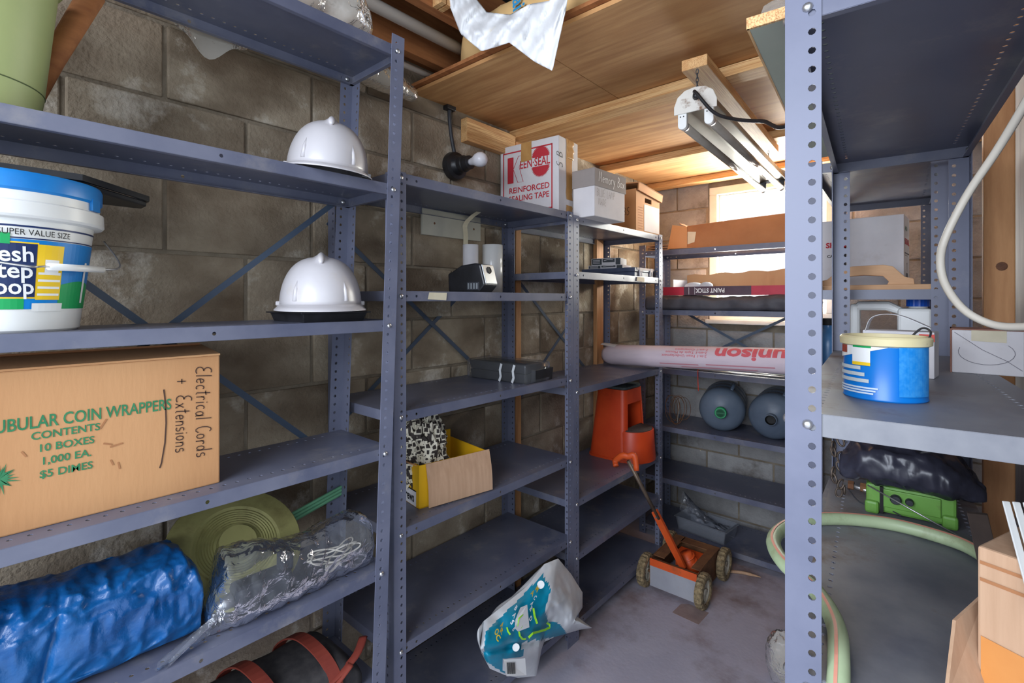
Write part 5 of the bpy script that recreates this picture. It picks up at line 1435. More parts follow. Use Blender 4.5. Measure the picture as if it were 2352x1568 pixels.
# ================================================================== wheeled tool on the floor
def spreader():
    o = Vector((-1.002, 2.50, 0)); t = thing('lawn_tool', 'rusty orange four-wheeled lawn tool with long handle on the floor', 'lawn tool', o, radians(1))
    x0, x1, y0, y1 = -0.118, 0.118, -0.170, 0.165; z0, z1 = 0.028, 0.150
    b = MB(); b.box(x0, x1, y0, y0 + 0.003, z0 - 0.012, z1 - 0.032); b.build('front_plate', MT['grey_metal'], t, bevel=0.001)
    b = MB(); b.box(x0, x1, y0 - 0.001, y0 + 0.004, z1 - 0.032, z1 + 0.004); b.build('front_band', MT['orange_paint'], t, bevel=0.001)
    for s in (-1, 1):
        b = MB(); xx = x1 if s > 0 else x0
        b.prism([(y0, z0), (y1, z0 - 0.005), (y1, z1 + 0.002), (y0 + 0.10, z1 + 0.008), (y0, z1)], xx - 0.0015, xx + 0.0015, axis='x'); b.build('side_panel', MT['rust'], t)
        b = MB(); xa, xb = (x1 - 0.045, x1) if s > 0 else (x0, x0 + 0.055)
        b.box(xa, xb, y0 + 0.05, y1, z1 - 0.002, z1 + 0.002); b.build('top_plate', MT['rust'], t)
    b = MB(); b.box(x0, x1, y1 - 0.002, y1 + 0.002, z0, z1 + 0.003); b.build('rear_panel', MT['rust'], t)
    b = MB(); b.box(x0 + 0.05, x1 - 0.045, y1 - 0.06, y1, z1 - 0.002, z1 + 0.002); b.build('top_plate', MT['rust'], t)
    b = MB(); b.tube([(x0, y0 + 0.035, z1 - 0.02), (x1, y0 + 0.035, z1 - 0.02)], 0.012, 12); b.build('roller', MT['rust'], t, smooth=True)
    b = MB(); b.tube([(0.055, 0.015, 0.05), (0.03, -0.01, 0.10), (0.005, -0.02, 0.165)], [0.033, 0.036, 0.030], 16); b.build('motor_housing', MT['orange_paint'], t, smooth=True)
    for k in range(4):
        b = MB(); p0 = Vector((0.055, 0.015, 0.05)).lerp(Vector((0.005, -0.02, 0.165)), 0.2 + 0.2 * k); b.lathe([(0.037, -0.003), (0.039, 0), (0.037, 0.003)], 18, mat=Matrix.Translation(p0) @ Vector((-0.05, -0.035, 0.115)).to_track_quat('Z', 'Y').to_matrix().to_4x4()); b.build('cooling_fin', MT['orange_paint'], t)
    b = MB(); b.box(x0 + 0.055, x1 - 0.05, 0.02, 0.10, 0.06, 0.13); b.build('inner_block', MT['orange_paint'], t, bevel=0.004)
    for (wx, wy, r) in ((x1 + 0.026, y0 + 0.012, 0.082), (x0 - 0.026, y0 + 0.012, 0.082), (x1 + 0.026, y1 - 0.01, 0.082), (x0 - 0.026, y1 - 0.01, 0.082)):
        wh = empty('wheel', (wx, wy, r)); wh.parent = t
        Ry = Matrix.Rotation(pi / 2, 4, 'Y')
        b = MB(); n = 44; prof = [(0.056, -0.019), (0.070, -0.020), (0.078, -0.017), (0.0815, -0.010), (0.0815, 0.010), (0.078, 0.017), (0.070, 0.020), (0.056, 0.019), (0.056, -0.019)]
        rings = []
        for (rr, zz) in prof:
            rings.append([((rr + (0.004 if (j % 2 and rr > 0.074) else 0)) * cos(2 * pi * j / n) * r / 0.0858, (rr + (0.004 if (j % 2 and rr > 0.074) else 0)) * sin(2 * pi * j / n) * r / 0.0858, zz) for j in range(n)])
        b.loft(rings, True, False, False, mat=Ry); b.build('tyre', MT['tyre'], wh)
        b = MB()
        b.lathe([(0.046, -0.012), (0.055, -0.013), (0.055, 0.013), (0.046, 0.012), (0.046, -0.012)], 28, mat=Ry, cap0=False, cap1=False)
        b.lathe([(0.0001, -0.014), (0.014, -0.014), (0.014, 0.014), (0.0001, 0.014)], 16, mat=Ry)
        for k in range(5):
            a = k * 2 * pi / 5; m = Ry @ Matrix.Rotation(a, 4, 'Z'); b.box(0.012, 0.048, -0.006, 0.006, -0.008, 0.008, mat=m)
        b.build('hub', MT['hub'], wh, bevel=0.001)
    b = MB(); b.tube([(x0 - 0.03, y0 + 0.012, 0.082), (x1 + 0.03, y0 + 0.012, 0.082)], 0.006, 8); b.build('axle', MT['rust'], t, smooth=True)
    b = MB(); b.tube([(x0 - 0.03, y1 - 0.01, 0.082), (x1 + 0.03, y1 - 0.01, 0.082)], 0.006, 8); b.build('axle', MT['rust'], t, smooth=True)
    # handle
    h0 = at_y(1571, 1306, 2.40); hm = at_y(1503, 1172, 2.275); h1 = at_y(1443, 1058, 2.165)
    R0 = Matrix.Rotation(-radians(1), 3, 'Z')
    def lo(p): return R0 @ (p - o)
    d = (hm - h0).normalized(); side = d.cross(Vector((0.75, -0.66, 0))).normalized()
    b = MB(); 
    q = lambda p, w, th: [lo(p) + side * w + Vector((0, 1, 0)) * th, lo(p) - side * w + Vector((0, 1, 0)) * th, lo(p) - side * w - Vector((0, 1, 0)) * th, lo(p) + side * w - Vector((0, 1, 0)) * th]
    b.loft([q(h0, 0.013, 0.009), q(h0.lerp(hm, 0.5), 0.015, 0.009), q(hm, 0.014, 0.009)]); b.build('lower_handle', MT['orange_paint'], t, bevel=0.002)
    b = MB(); b.tube([lo(h0.lerp(hm, 0.86)), lo(h1)], 0.0095, 12); b.build('pole', M('worn_pole', S(92, 78, 66), S(120, 102, 86), scale=14, rough=0.5, metal=0.4), t, smooth=True)
    b = MB(); a = lo(h1); g = lo(at_y(1462, 1080, 2.17)) ; l = lo(at_y(1414, 1058, 2.165)); m_ = lo(at_y(1444, 1048, 2.165))
    b.tube(spline([lo(at_y(1415, 1070, 2.15)), l, lo(at_y(1430, 1046, 2.16)), m_, lo(at_y(1457, 1046, 2.17)), g], 18), [0.014] * 3 + [0.016] * 13 + [0.014] * 3, 10, flat=0.8); b.build('grip', MT['orange_paint'], t, smooth=True)
    b = MB(); b.lathe([(0.0001, -0.02), (0.004, -0.02), (0.004, 0.02), (0.0001, 0.02)], 8, mat=Matrix.Translation(lo(h0.lerp(hm, 0.9))) @ Matrix.Rotation(pi / 2, 4, 'X')); b.build('handle_bolt', MT['zinc'], t)
spreader()
def floor_bag():
    b = MB(); c = at_z(1783, 1560, 0.0)
    def fn(i, j):
        a = i * 2 * pi; ph = j * pi
        r = 0.085 + creased(Vector((cos(a) * sin(ph), sin(a) * sin(ph), cos(ph))), 2.4, 0.018, 8)
        return (c.x + 0.02 + 0.6 * r * cos(a) * sin(ph), c.y + 0.5 * r * sin(a) * sin(ph), max(0.001, 0.085 + 1.15 * r * cos(ph)))
    b.grid(fn, 32, 22); tag(b.build('plastic_bag', MT['film_amber'], smooth=True), 'small crumpled clear plastic bag on the floor by the foreground post', 'bag')
floor_bag()

# ================================================================== ceiling lamp
def shop_light():
    p0 = Vector((-0.592, 1.545, 0)); p1 = Vector((-0.655, 2.70, 0)); rz = math.atan2(p1.y - p0.y, p1.x - p0.x) - pi / 2
    bz = ZC - 0.0385
    b = MB(); b.box(-0.040, 0.040, 0.0, 1.16, -0.036, -0.001)
    o = b.build('plank', MT['lumber_y'], None, bevel=0.002, loc=(p0.x, p0.y, bz), rotz=rz); tag(o, 'pine board nailed under the joists above the tube lamp', 'board')
    t = thing('tube_lamp', 'rusty white twin-tube shop lamp hanging on chains', 'ceiling lamp', (p0.x + 0.008, p0.y - 0.012, 1.995), rz)
    Ln = 1.20
    # housing profile (x, z): trapezoid channel with flared reflector wings
    pr = [(-0.030, 0.118), (0.030, 0.118), (0.048, 0.100), (0.062, 0.062), (0.060, 0.060), (0.024, 0.066), (-0.024, 0.066), (-0.060, 0.060), (-0.062, 0.062), (-0.048, 0.100)]
    b = MB(); b.loft([[(x, 0.002, z) for x, z in pr], [(x, Ln, z) for x, z in pr]]); b.build('housing', MT['reflector'], t)
    ep = [(-0.032, 0.125), (0.0, 0.130), (0.032, 0.125), (0.055, 0.108), (0.066, 0.080), (0.066, 0.054), (-0.066, 0.054), (-0.066, 0.080), (-0.055, 0.108)]
    for y in (-0.004, Ln):
        b = MB(); b.prism(ep, y, y + 0.005, axis='y'); b.build('end_plate', MT['fixture'], t, bevel=0.002)
        for x in (-0.041, 0.041):
            b = MB(); pts = [(x - 0.014, 0.060)] + [(x + 0.014 * cos(a), 0.020 + 0.014 * sin(a)) for a in [pi + pi * i / 10 for i in range(11)]] + [(x + 0.014, 0.060)]
            b.prism(pts, y + (0.004 if y < 0.5 else -0.016), y + (0.020 if y < 0.5 else 0.0), axis='y'); s = b.build('socket', MT['white_pl'] if y < 0.5 else MT['black'], t, bevel=0.002)
            for dx in (-0.005, 0.005):
                b = MB(); b.lathe([(0.0001, 0.002), (0.002, 0.002), (0.002, 0)], 8, mat=Matrix.Translation((x + dx, y + 0.0045, 0.046)) @ Matrix.Rotation(pi / 2, 4, 'X')); b.build('socket_hole', MT['ink'], s)
    for x in (-0.041, 0.041):
        b = MB(); b.tube([(x, 0.02, 0.022), (x, Ln - 0.016, 0.022)], 0.0135, 18); b.build('tube', MT['chrome'], t, smooth=True)
        for y in (0.018, Ln - 0.030):
            b = MB(); b.tube([(x, y, 0.022), (x, y + 0.014, 0.022)], 0.0139, 18); b.build('tube_cap', MT['zinc'], t, smooth=True)
    # end plate rust-edged chain and hook
    for (y, zt) in ((0.02, bz - 0.036 - 1.99), (1.10, bz - 0.036 - 1.99)):
        z = 0.125; k = 0
        while z < zt - 0.016:
            b = MB(); m = Matrix.Translation((0.0, y, z + 0.008)) @ Matrix.Rotation(pi / 2 * (k % 2), 4, 'Z')
            P = [(0.004 * cos(a), 0, 0.009 * sin(a)) for a in [2 * pi * i / 12 for i in range(13)]]
            b.tube(P, 0.0012, 5, mat=m, caps=False); b.build('chain_link', MT['dark_tool'], t, smooth=True); z += 0.013; k += 1
    # black flex leaving the end plate
    q = Matrix.Rotation(-rz, 3, 'Z')
    def lo(p): return q @ (p - t.location)
    pts = [Vector((0.005, -0.004, 0.098)), Vector((0.010, -0.03, 0.102)), lo(at_y(1640, 258, 1.50)), lo(at_y(1690, 274, 1.47)), lo(at_y(1750, 278, 1.42)), lo(at_y(1830, 276, 1.34)), lo(Vector((-0.05, 1.28, 2.06))), lo(Vector((XR - 0.008, 1.25, 2.10)))]
    b = MB(); b.tube(spline(pts, 60), 0.0052, 8); b.build('flex', MT['black'], t, smooth=True)
    b = MB(); b.tube([(0.005, -0.004, 0.098), (0.0065, -0.018, 0.10)], [0.012, 0.008], 12); b.build('strain_relief', MT['black'], t, smooth=True)
shop_light()

# ================================================================== rack F behind the foreground rack
def alarm_boxes():
    z0 = 1.49 + SH
    p = at_z(2077, 640, 1.50)
    def bx(name, loc, rz, w, d, h, lab, txt):
        t = thing(name, lab, 'box', loc, rz)
        b = MB(); b.box(-w, 0, 0, d, 0, h); b.build('body', MT['card_white'], t, bevel=0.002)
        e = 0.001
        if txt:
            f = lambda x, z: frame((-w + x, -e, z), (1, 0, 0), (0, 0, 1))
            text('SIGNAL', 0.012, MT['ink'], t, f(w * 0.72, h * 0.80), bold=0.0004)
            text('SIGNAL', 0.026, MT['red_ink'], t, f(w * 0.52, h * 0.62), bold=0.001)
            text('CABLE DRUM', 0.014, MT['ink'], t, f(w * 0.56, h * 0.48), bold=0.0004)
        g = lambda y, z: frame((e, y, z), (0, 1, 0), (0, 0, 1))
        text('MEGA', 0.020, M('teal_ink' + name + str(rz), S(40, 110, 100), rough=0.7), t, g(0.03, h * 0.80), bold=0.0006)
        text('SIGNAL', 0.028, MT['red_ink'], t, g(0.02, h * 0.62), width=d * 0.8, bold=0.001)
        b = MB(); ribbon(b, [(0.015, h * 0.50), (d - 0.015, h * 0.50)], 0.004); ribbon(b, [(0.015, h * 0.47), (d * 0.6, h * 0.47)], 0.002)
        pts = arc(d * 0.5, h * 0.26, 0.018, 0.03, 0, 180); ribbon(b, pts, 0.004); ribbon(b, [(d * 0.5 - 0.026, h * 0.20), (d * 0.5 + 0.026, h * 0.20)], 0.02)
        o = b.build('printed_mark', M('grey_ink' + name + str(rz), S(96, 96, 100), rough=0.8), t); o.matrix_local = g(0, 0)
        return t
    bx('cardboard_box', (-0.102, 2.14, z0), radians(-3), 0.165, 0.155, 0.262, 'plain white carton with red side print behind the wooden float', False)
    bx('cardboard_box', (-0.284, 2.16, z0), radians(-3), 0.10, 0.16, 0.262, 'white carton with red lettering left of the plain white carton', True)
alarm_boxes()
def wood_float():
    z0 = 1.49 + SH
    t = thing('plaster_float', 'wooden plasterer float with arched handle', 'float', (-0.175, 1.955, z0), radians(2))
    b = MB(); b.box(-0.17, 0.155, -0.045, 0.045, 0, 0.016); b.build('blade', MT['sand_wood'], t, bevel=0.002)
    prof = [(-0.15, 0.016), (-0.146, 0.030), (-0.12, 0.036), (-0.085, 0.068), (-0.05, 0.078), (0.03, 0.080), (0.055, 0.074), (0.085, 0.040), (0.106, 0.034), (0.108, 0.016), (0.04, 0.016), (0.045, 0.026), (0.030, 0.044), (-0.02, 0.048), (-0.075, 0.044), (-0.092, 0.026), (-0.088, 0.016)]
    b = MB(); b.prism(prof, -0.012, 0.012, axis='y'); b.build('handle', MT['sand_wood'], t, bevel=0.002)
wood_float()
def white_jug():
    z0 = 1.15 + SH
    t = thing('plastic_jug', 'white plastic jug with blue screw cap on the rear rack', 'jug', (-0.123, 2.02, z0), radians(4))
    h = 0.300
    # body outline in x,z with handle hole, extruded in y
    b = MB()
    w0, w1 = -0.115, 0.095; D = 0.062
    b.box(w0, w1, -D, D, 0, 0.17)
    b.box(0.01, w1, -D, D, 0.17, h - 0.018)
    b.box(w0, w0 + 0.028, -0.028, 0.028, 0.17, h - 0.004)
    b.prism([(w0, h - 0.03), (w0 + 0.02, h + 0.004), (-0.01, h + 0.004), (0.03, h - 0.020), (0.02, h - 0.04), (-0.02, h - 0.026), (w0 + 0.02, h - 0.026)], -0.028, 0.028, axis='y')
    b.build('body', MT['white_pl'], t, bevel=0.010)
    b = MB(); b.lathe([(0.024, h - 0.02), (0.024, h - 0.004)], 22, mat=Matrix.Translation((0.062, 0, 0))); b.build('neck', MT['white_pl'], t, smooth=True)
    b = MB(); n = 40; b.loft([[((r + (0.0008 if j % 2 else 0)) * cos(2 * pi * j / n) + 0.062, (r + (0.0008 if j % 2 else 0)) * sin(2 * pi * j / n), z) for j in range(n)] for r, z in ((0.029, h - 0.012), (0.029, h + 0.010), (0.0275, h + 0.012))]); b.build('cap', MT['blue_cap'], t)
    t = thing('plastic_bottle', 'blue plastic bottle beside the foreground rack post', 'bottle', (-0.298, 1.99, z0))
    b = MB(); b.lathe([(0.037, 0), (0.042, 0.006), (0.042, 0.15), (0.038, 0.18), (0.022, 0.205), (0.018, 0.21), (0.018, 0.225)], 28); b.build('body', MT['jug_blue'], t, auto=45)
    b = MB(); b.lathe([(0.021, 0.222), (0.021, 0.245), (0.0001, 0.246)], 20); b.build('cap', MT['ink'], t, auto=45)
white_jug()

# ================================================================== rack E, right foreground
Z1 = 1.306 + SH; Z2 = 0.95 + SH; Z3 = 1.87 + SH
def blue_can():
    c = at_z(2026, 900, Z1); c = Vector((-0.070, 0.968, Z1))
    t = thing('paint_can', 'blue printed can with cream rim on the foreground rack', 'can', c)
    R, h = 0.0545, 0.092
    b = MB(); b.lathe([(R - 0.002, 0), (R, 0.002), (R - 0.001, 0.004), (R - 0.001, h - 0.006), (R, h - 0.004)], 56); b.build('body', MT['can_blue'], t, auto=40)
    b = MB(); b.lathe([(R + 0.0, h - 0.010), (R + 0.004, h - 0.008), (R + 0.0045, h + 0.002), (R + 0.002, h + 0.005), (R - 0.003, h + 0.005), (R - 0.005, h - 0.001), (0.0001, h - 0.001)], 56); b.build('lid', MT['can_lid'], t, auto=40)
    ca = math.atan2(-c.y, -c.x)      # towards the camera
    def patch(nm, a0, a1, z0, z1, mat, off=0.0006, zf=None):
        b = MB()
        def fn(i, j):
            a = ca + radians(a0 + (a1 - a0) * i); zt = zf(i) if zf else z0
            z = zt + (z1 - zt) * j; return ((R + off) * cos(a), (R + off) * sin(a), z)
        b.grid(fn, 12, 3); b.build(nm, mat, t)
    # angles grow to the right in the picture
    patch('label_white', -100, 25, 0.065, h - 0.010, MT['label_white'], 0.0006, lambda i: 0.060 + 0.028 * i ** 1.4)
    patch('label_badge', -46, -18, 0.058, 0.080, MT['label_white'], 0.0012); patch('label_badge', -46, -18, 0.053, 0.058, MT['label_yel'], 0.0013); patch('label_badge', -45, -17, 0.080, 0.083, MT['label_green'], 0.0013)
    patch('label_spot', -78, -58, 0.070, 0.082, M('spot_brown', S(120, 70, 56), S(190, 70, 50), scale=80, rough=0.6), 0.0012)
    for k in range(3): patch('printed_line', -88, -32 + 6 * k, 0.046 - k * 0.0095, 0.0515 - k * 0.0095, M('pale_print%d' % k, S(196, 204, 206), rough=0.6), 0.0011)
    for k in range(3): patch('printed_line', -80, -8 - 3 * k, 0.018 - k * 0.004, 0.0205 - k * 0.004, M('fine_print%d' % k, S(206, 220, 232), rough=0.6), 0.0011)
    patch('printed_panel', 18, 70, 0.010, 0.084, M('can_blue_pale', S(20, 132, 214), S(60, 152, 222), scale=120, rough=0.4), 0.0009)
    b = MB(); b.tube(spline([(-0.064 * cos(ca) * 0 + (R + 0.003) * cos(ca + 2.6), (R + 0.003) * sin(ca + 2.6), h - 0.005), (R * 1.05 * cos(ca + 2.2), R * 1.05 * sin(ca + 2.2), h + 0.016), (R * 1.02 * cos(ca + 1.6), R * 1.02 * sin(ca + 1.6), h + 0.012), ((R + 0.003) * cos(ca + 1.0), (R + 0.003) * sin(ca + 1.0), h - 0.004)], 20), 0.0016, 6); b.build('bail_wire', MT['dark_tool'], t, smooth=True)
blue_can()
def shelf_cartons():
    t = thing('cardboard_box', 'small white carton with tape label at the rack corner', 'box', (0.075, 1.44, Z1), radians(0))
    b = MB(); b.box(-0.062, 0.045, -0.045, 0.045, 0, 0.090); b.build('body', MT['card_white'], t, bevel=0.002)
    b = MB(); b.box(-0.0645, -0.0622, -0.046, 0.046, 0, 0.0925); b.box(-0.0645, 0.046, -0.047, 0.046, 0.0902, 0.0925); b.build('sleeve', M('brown_sleeve', S(140, 96, 80), S(160, 112, 96), scale=8, rough=0.8), t)
    b = MB(); b.add([(-0.032, -0.0458, 0.068), (0.020, -0.0458, 0.066), (0.020, -0.0458, 0.090), (-0.032, -0.0458, 0.090)], [(0, 1, 2, 3)]); b.build('tape_label', MT['tape'], t)
    b = MB(); ribbon(b, arc(-0.01, 0.045, 0.042, 0.025, 160, 400, 16), 0.0010); ribbon(b, [(-0.058, 0.085), (-0.015, 0.05), (0.02, 0.03), (0.042, 0.012)], 0.0010)
    o = b.build('pen_scrawl', M('grey_pen', S(120, 116, 124), rough=0.8), t); o.matrix_local = frame((0, -0.0462, 0), (1, 0, 0), (0, 0, 1))
    t = thing('cardboard_box', 'white and red carton hidden behind the blue can', 'box', (-0.055, 1.28, Z1), radians(-6))
    b = MB(); b.box(-0.07, 0.045, -0.03, 0.03, 0, 0.09); b.build('body', MT['card_white'], t, bevel=0.002)
    b = MB(); b.box(0.022, 0.0455, -0.0308, -0.030, 0.072, 0.086); b.build('red_mark', M('red_mark', S(206, 70, 56), rough=0.6), t)
    b = MB(); P = [(-0.065, -0.02, 0.088), (-0.05, -0.03, 0.118), (-0.01, -0.03, 0.122), (0.04, -0.028, 0.098)]; vs = []
    for p in spline(P, 16): vs += [p + Vector((0, -0.012, 0)), p + Vector((0, 0.012, 0))]
    b.add(vs, [(2 * i, 2 * i + 1, 2 * i + 3, 2 * i + 2) for i in range(16)]); b.build('lifted_strap', MT['film_white'], t, solid=0.0008)
shelf_cartons()

def lime_machine():
    t = thing('electric_device', 'lime green plastic device half covered by a black bag', 'device', (-0.062, 1.51, Z2), radians(3))
    b = MB(); b.box(-0.082, 0.082, -0.05, 0.05, 0.004, 0.068); b.build('housing', MT['lime'], t, bevel=0.006)
    b = MB(); b.box(-0.050, 0.055, -0.056, -0.05, 0.020, 0.062); f = b.build('face_plate', MT['lime'], t, bevel=0.002)
    for (x, r) in ((-0.025, 0.011), (0.0, 0.008)):
        b = MB(); b.lathe([(0.0001, 0.012), (r * 0.8, 0.012), (r, 0.008), (r, 0)], 18, mat=Matrix.Translation((x, -0.056, 0.044)) @ Matrix.Rotation(pi / 2, 4, 'X')); b.build('knob', MT['dark_tool'], f, auto=40)
    for s in (-1, 1):
        b = MB(); b.box(s * 0.070 - 0.014, s * 0.070 + 0.014, -0.062, -0.048, 0.0, 0.030); b.build('foot', MT['lime'], t, bevel=0.006)
    b = MB(); b.box(-0.055, -0.048, -0.057, -0.05, 0.004, 0.066); b.build('seam', MT['ink'], t)
    # black sack draped on top
    tz = Z2 + 0.069
    def prof(q): return (1.50, tz, 0.080 * min(1, 0.45 + q * 3, 0.35 + (1 - q) * 3), (0.085 + 0.030 * sin(q * pi) - 0.035 * q) * min(1, 0.5 + q * 4, 0.35 + (1 - q) * 4), 2.4)
    b = bundle(-0.195, 0.070, 50, prof, amp=0.014, sc=22, seed=3.3, nr=44, axis='x', zmin=tz)
    for p in b.v:
        p.z += 0.006 * (1 - abs(noise.noise(Vector((p.x * 20, p.y * 60, p.z * 60)))) * 2)
        p.z = max(p.z, tz + 0.0008)
    tag(b.build('black_sack', MT['black_film'], smooth=True), 'crumpled black plastic sack lying on the green device', 'bag')
    b = MB(); b.tube([(-0.135, 1.425, Z2 + 0.072), (0.045, 1.395, Z2 + 0.003)], 0.0016, 6); tag(b.build('steel_wire', MT['zinc'], smooth=True), 'straight steel wire leaning across the green device', 'wire')
lime_machine()
MT['chain'] = M('old_chain', S(86, 74, 66), S(120, 106, 94), scale=30, rough=0.5, metal=0.5)
def chain_pile():
    t = thing('chain_hook', 'rusty chain with bolts hanging by the rear post', 'chain', (-0.203, 1.50, Z2))
    rnd = random.Random(5)
    for k in range(14):
        b = MB(); z = 0.012 + k * 0.0135
        m = Matrix.Translation((0.012 * sin(k * 1.3), 0.010 * cos(k * 1.1), z)) @ Matrix.Rotation(pi / 2 * (k % 2) + 0.3 * k, 4, 'Z') @ Matrix.Rotation(rnd.uniform(-0.5, 0.5), 4, 'Y')
        P = [(0.007 * cos(a), 0, 0.0125 * sin(a)) for a in [2 * pi * i / 14 for i in range(15)]]
        b.tube(P, 0.0026, 6, mat=m, caps=False); b.build('link', MT['chain'], t, smooth=True)
    b = MB(); b.tube([(0.015, -0.02, 0.05), (0.085, -0.035, 0.042)], 0.006, 10); b.build('rod', MT['zinc'], t, smooth=True)
    for x in (0.03, 0.055):
        b = MB(); b.lathe([(0.0001, -0.006), (0.011, -0.006), (0.011, 0.006), (0.0001, 0.006)], 6, mat=Matrix.Translation((x, -0.025, 0.048)) @ Matrix.Rotation(pi / 2, 4, 'Y')); b.build('nut', MT['rust'], t)
    b = MB(); b.tube(spline([(0.02, 0.0, 0.03), (0.05, -0.03, 0.012), (0.09, -0.03, 0.016), (0.13, -0.05, 0.008)], 16), 0.0015, 5); b.build('loose_wire', MT['dark_tool'], t, smooth=True)
chain_pile()
def garden_hose():
    r = 0.0135
    t = thing('garden_hose', 'pale green hose with pink stripe looping over the foreground shelf', 'hose', (-0.1, 1.2, Z2))
    o = Vector((-0.1, 1.2, Z2))
    W = [(0.062, 1.31), (0.02, 1.352), (-0.07, 1.368), (-0.15, 1.34), (-0.215, 1.285), (-0.258, 1.20), (-0.262, 1.11), (-0.225, 1.03), (-0.165, 0.97), (-0.125, 0.89), (-0.108, 0.80), (-0.098, 0.70)]
    pts = []
    for i, (x, y) in enumerate(W):
        z = r + 0.001
        if i == len(W) - 1: z = -0.04
        pts.append(Vector((x, y, Z2 + z)) - o)
    P = spline(pts, 90)
    b = MB(); b.tube(P, r, 14); b.build('tube', MT['hose'], t, smooth=True)
    # stripe riding on the upper camera side
    b = MB(); vs = []
    for i, p in enumerate(P):
        w = p + o; v = (CAM - w).normalized(); d = (P[min(i + 1, 90)] - P[max(i - 1, 0)]).normalized()
        n = Vector((0, 0, 1)); n = (n + Vector((-0.3, -0.4, 0)) * 0.6); n = (n - d * n.dot(d)).normalized(); s = d.cross(n).normalized()
        vs += [p + n * (r + 0.0006) + s * 0.0022, p + n * (r + 0.0006) - s * 0.0022]
    b.add(vs, [(2 * i, 2 * i + 1, 2 * i + 3, 2 * i + 2) for i in range(90)]); b.build('stripe', MT['hose_red'], t)
garden_hose()
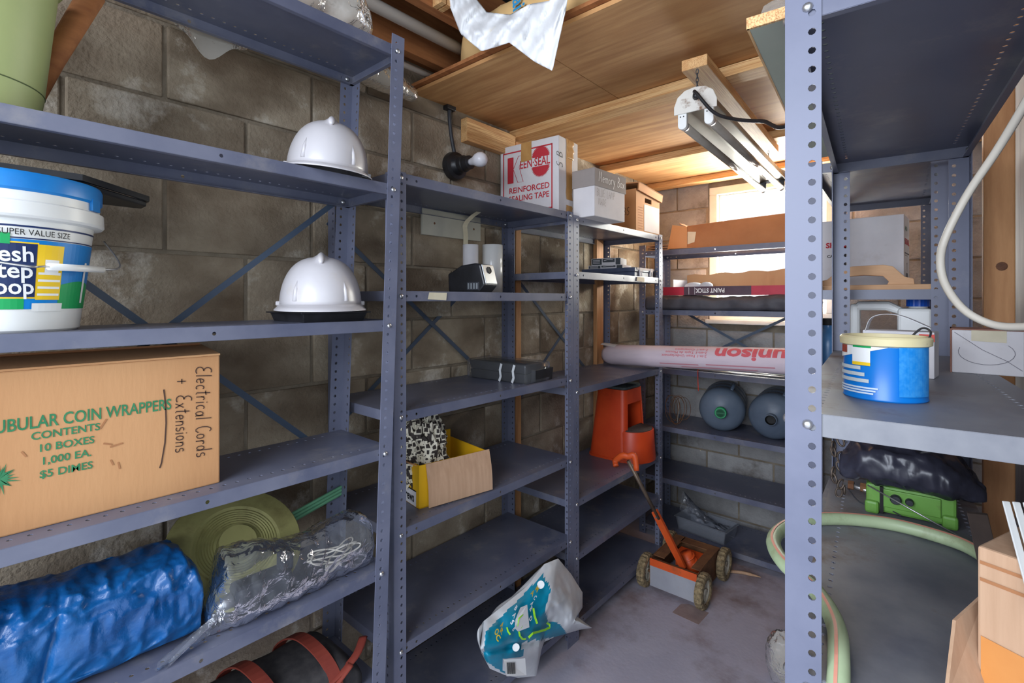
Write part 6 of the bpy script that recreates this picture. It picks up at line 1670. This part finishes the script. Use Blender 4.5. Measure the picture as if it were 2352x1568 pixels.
def corner_carton():
    t = thing('cardboard_box', 'brown carton with orange tape in the lower right corner', 'box', (0.030, 0.81, Z2), radians(-22))
    b = MB(); b.box(0.0, 0.075, 0.0, 0.15, 0, 0.215); b.build('body', MT['kraft_pale'], t, bevel=0.003)
    q = Matrix.Rotation(radians(22), 3, 'Z'); lo = lambda p: q @ (p - t.location)
    b = MB(); b.add([lo(at_y(u, v, y)) for u, v, y in ((2262, 1365, 0.86), (2196, 1425, 0.80), (2176, 1600, 0.755), (2275, 1620, 0.80))], [(0, 1, 2, 3)]); b.build('flap', MT['kraft_pale'], t, solid=0.004)
    b = MB(); b.add([(0.004, -0.0015, 0.055), (0.075, -0.0015, 0.05), (0.075, -0.0015, 0.105), (0.004, -0.0015, 0.11)], [(0, 1, 2, 3)]); b.build('orange_tape', M('orange_tape', S(196, 126, 62), S(206, 138, 72), scale=10, rough=0.4), t)
    for z in (0.195, 0.175):
        b = MB(); b.add([(0.003, -0.0012, z), (0.075, -0.0012, z), (0.075, -0.0012, z + 0.004), (0.003, -0.0012, z + 0.004)], [(0, 1, 2, 3)]); b.build('printed_line', MT['kraft_dark'], t)
    # bundle of white ribbed slats leaning over the carton
    t2 = thing('blind_slats', 'bundle of white ribbed slats leaning on the corner carton', 'slats', (0.085, 0.80, Z2 + 0.21), (0, 0, 0))
    a0 = at_y(2300, 1150, 0.86); a1 = at_y(2372, 1420, 0.74)
    d = (a1 - a0); ex = Vector((1, 0.6, 0)).normalized()
    for k in range(6):
        b = MB(); off = ex * (0.0105 * k) + Vector((0, -0.004 * k, 0.0012 * k))
        w = ex * 0.0095
        base = t2.location
        p0, p1 = a0 + off - base, a1 + off - base
        n = Vector((-0.5, -0.8, 0.2)).normalized() * 0.006
        b.loft([[p0, p0 + w * 0.5 + n, p0 + w, p0 + w * 0.5 - n * 0.3], [p1, p1 + w * 0.5 + n, p1 + w, p1 + w * 0.5 - n * 0.3]]); b.build('slat', MT['white_pl'], t2, bevel=0.001)
    b = MB(); q0 = at_y(2221, 1178, 1.22); q1 = at_y(2262, 1372, 1.10)
    dd = Vector((0.028, 0.012, 0))
    b.loft([[q0, q0 + dd, q0 + dd + Vector((0, 0.012, 0)), q0 + Vector((0, 0.012, 0))], [q1, q1 + dd, q1 + dd + Vector((0, 0.012, 0)), q1 + Vector((0, 0.012, 0))]])
    tag(b.build('wooden_plank', M('dark_slat', S(70, 58, 54), S(90, 76, 68), scale=10, rough=0.8), bevel=0.001), 'narrow dark wooden plank leaning behind the corner carton', 'plank')
corner_carton()
def top_panel():
    t = thing('painted_board', 'grey green board overhanging the top of the foreground rack', 'board', (-0.205, 0.80, Z3), radians(5))
    b = MB(); b.box(-0.018, 0.30, 0.0, 0.86, 0.0, 0.012); b.build('board', MT['panel_grey'], t, bevel=0.001)
    b = MB(); b.box(-0.020, 0.302, -0.0025, 0.002, -0.0005, 0.0165); b.box(-0.0205, -0.017, -0.002, 0.862, -0.0005, 0.0165); b.build('wood_edge', MT['lumber_y'], t)
    b = MB(); b.grid(lambda i, j: (-0.02 + 0.10 * i, 0.06 + 0.05 * j, 0.017 + 0.06 * j + 0.004 * sin(i * 9)), 8, 6)
    tag(b.build('plastic_scrap', MT['film_amber'], smooth=True, loc=(-0.205, 0.78, Z3)), 'scrap of clear plastic on top of the foreground rack board', 'plastic scrap')
top_panel()
def white_cable():
    pts = [at_y(2420, 120, 0.92), at_y(2352, 243, 0.98), at_y(2290, 345, 1.03), at_y(2220, 450, 1.07), at_y(2172, 545, 1.08), at_y(2160, 600, 1.07), at_y(2172, 655, 1.06), at_y(2215, 712, 1.04), at_y(2280, 745, 1.02), at_y(2352, 750, 0.99), at_y(2420, 740, 0.96)]
    b = MB(); b.tube(spline(pts, 70), 0.0058, 10)
    tag(b.build('white_cable', MT['cord_white'], smooth=True), 'thick white cable looping down at the right edge', 'cable')
white_cable()

def floor_stick():
    p = at_z(1702, 1318, 0.0)
    b = MB(); b.tube(spline([(p.x - 0.05, p.y - 0.03, 0.008), (p.x, p.y, 0.009), (p.x + 0.05, p.y + 0.015, 0.008), (p.x + 0.09, p.y + 0.03, 0.004)], 14), [0.008] * 9 + [0.007, 0.006, 0.005, 0.004, 0.003, 0.002], 10)
    tag(b.build('round_stick', MT['kraft_pale'], smooth=True), 'short pale wooden stick lying on the floor behind the lawn tool', 'stick')
floor_stick()
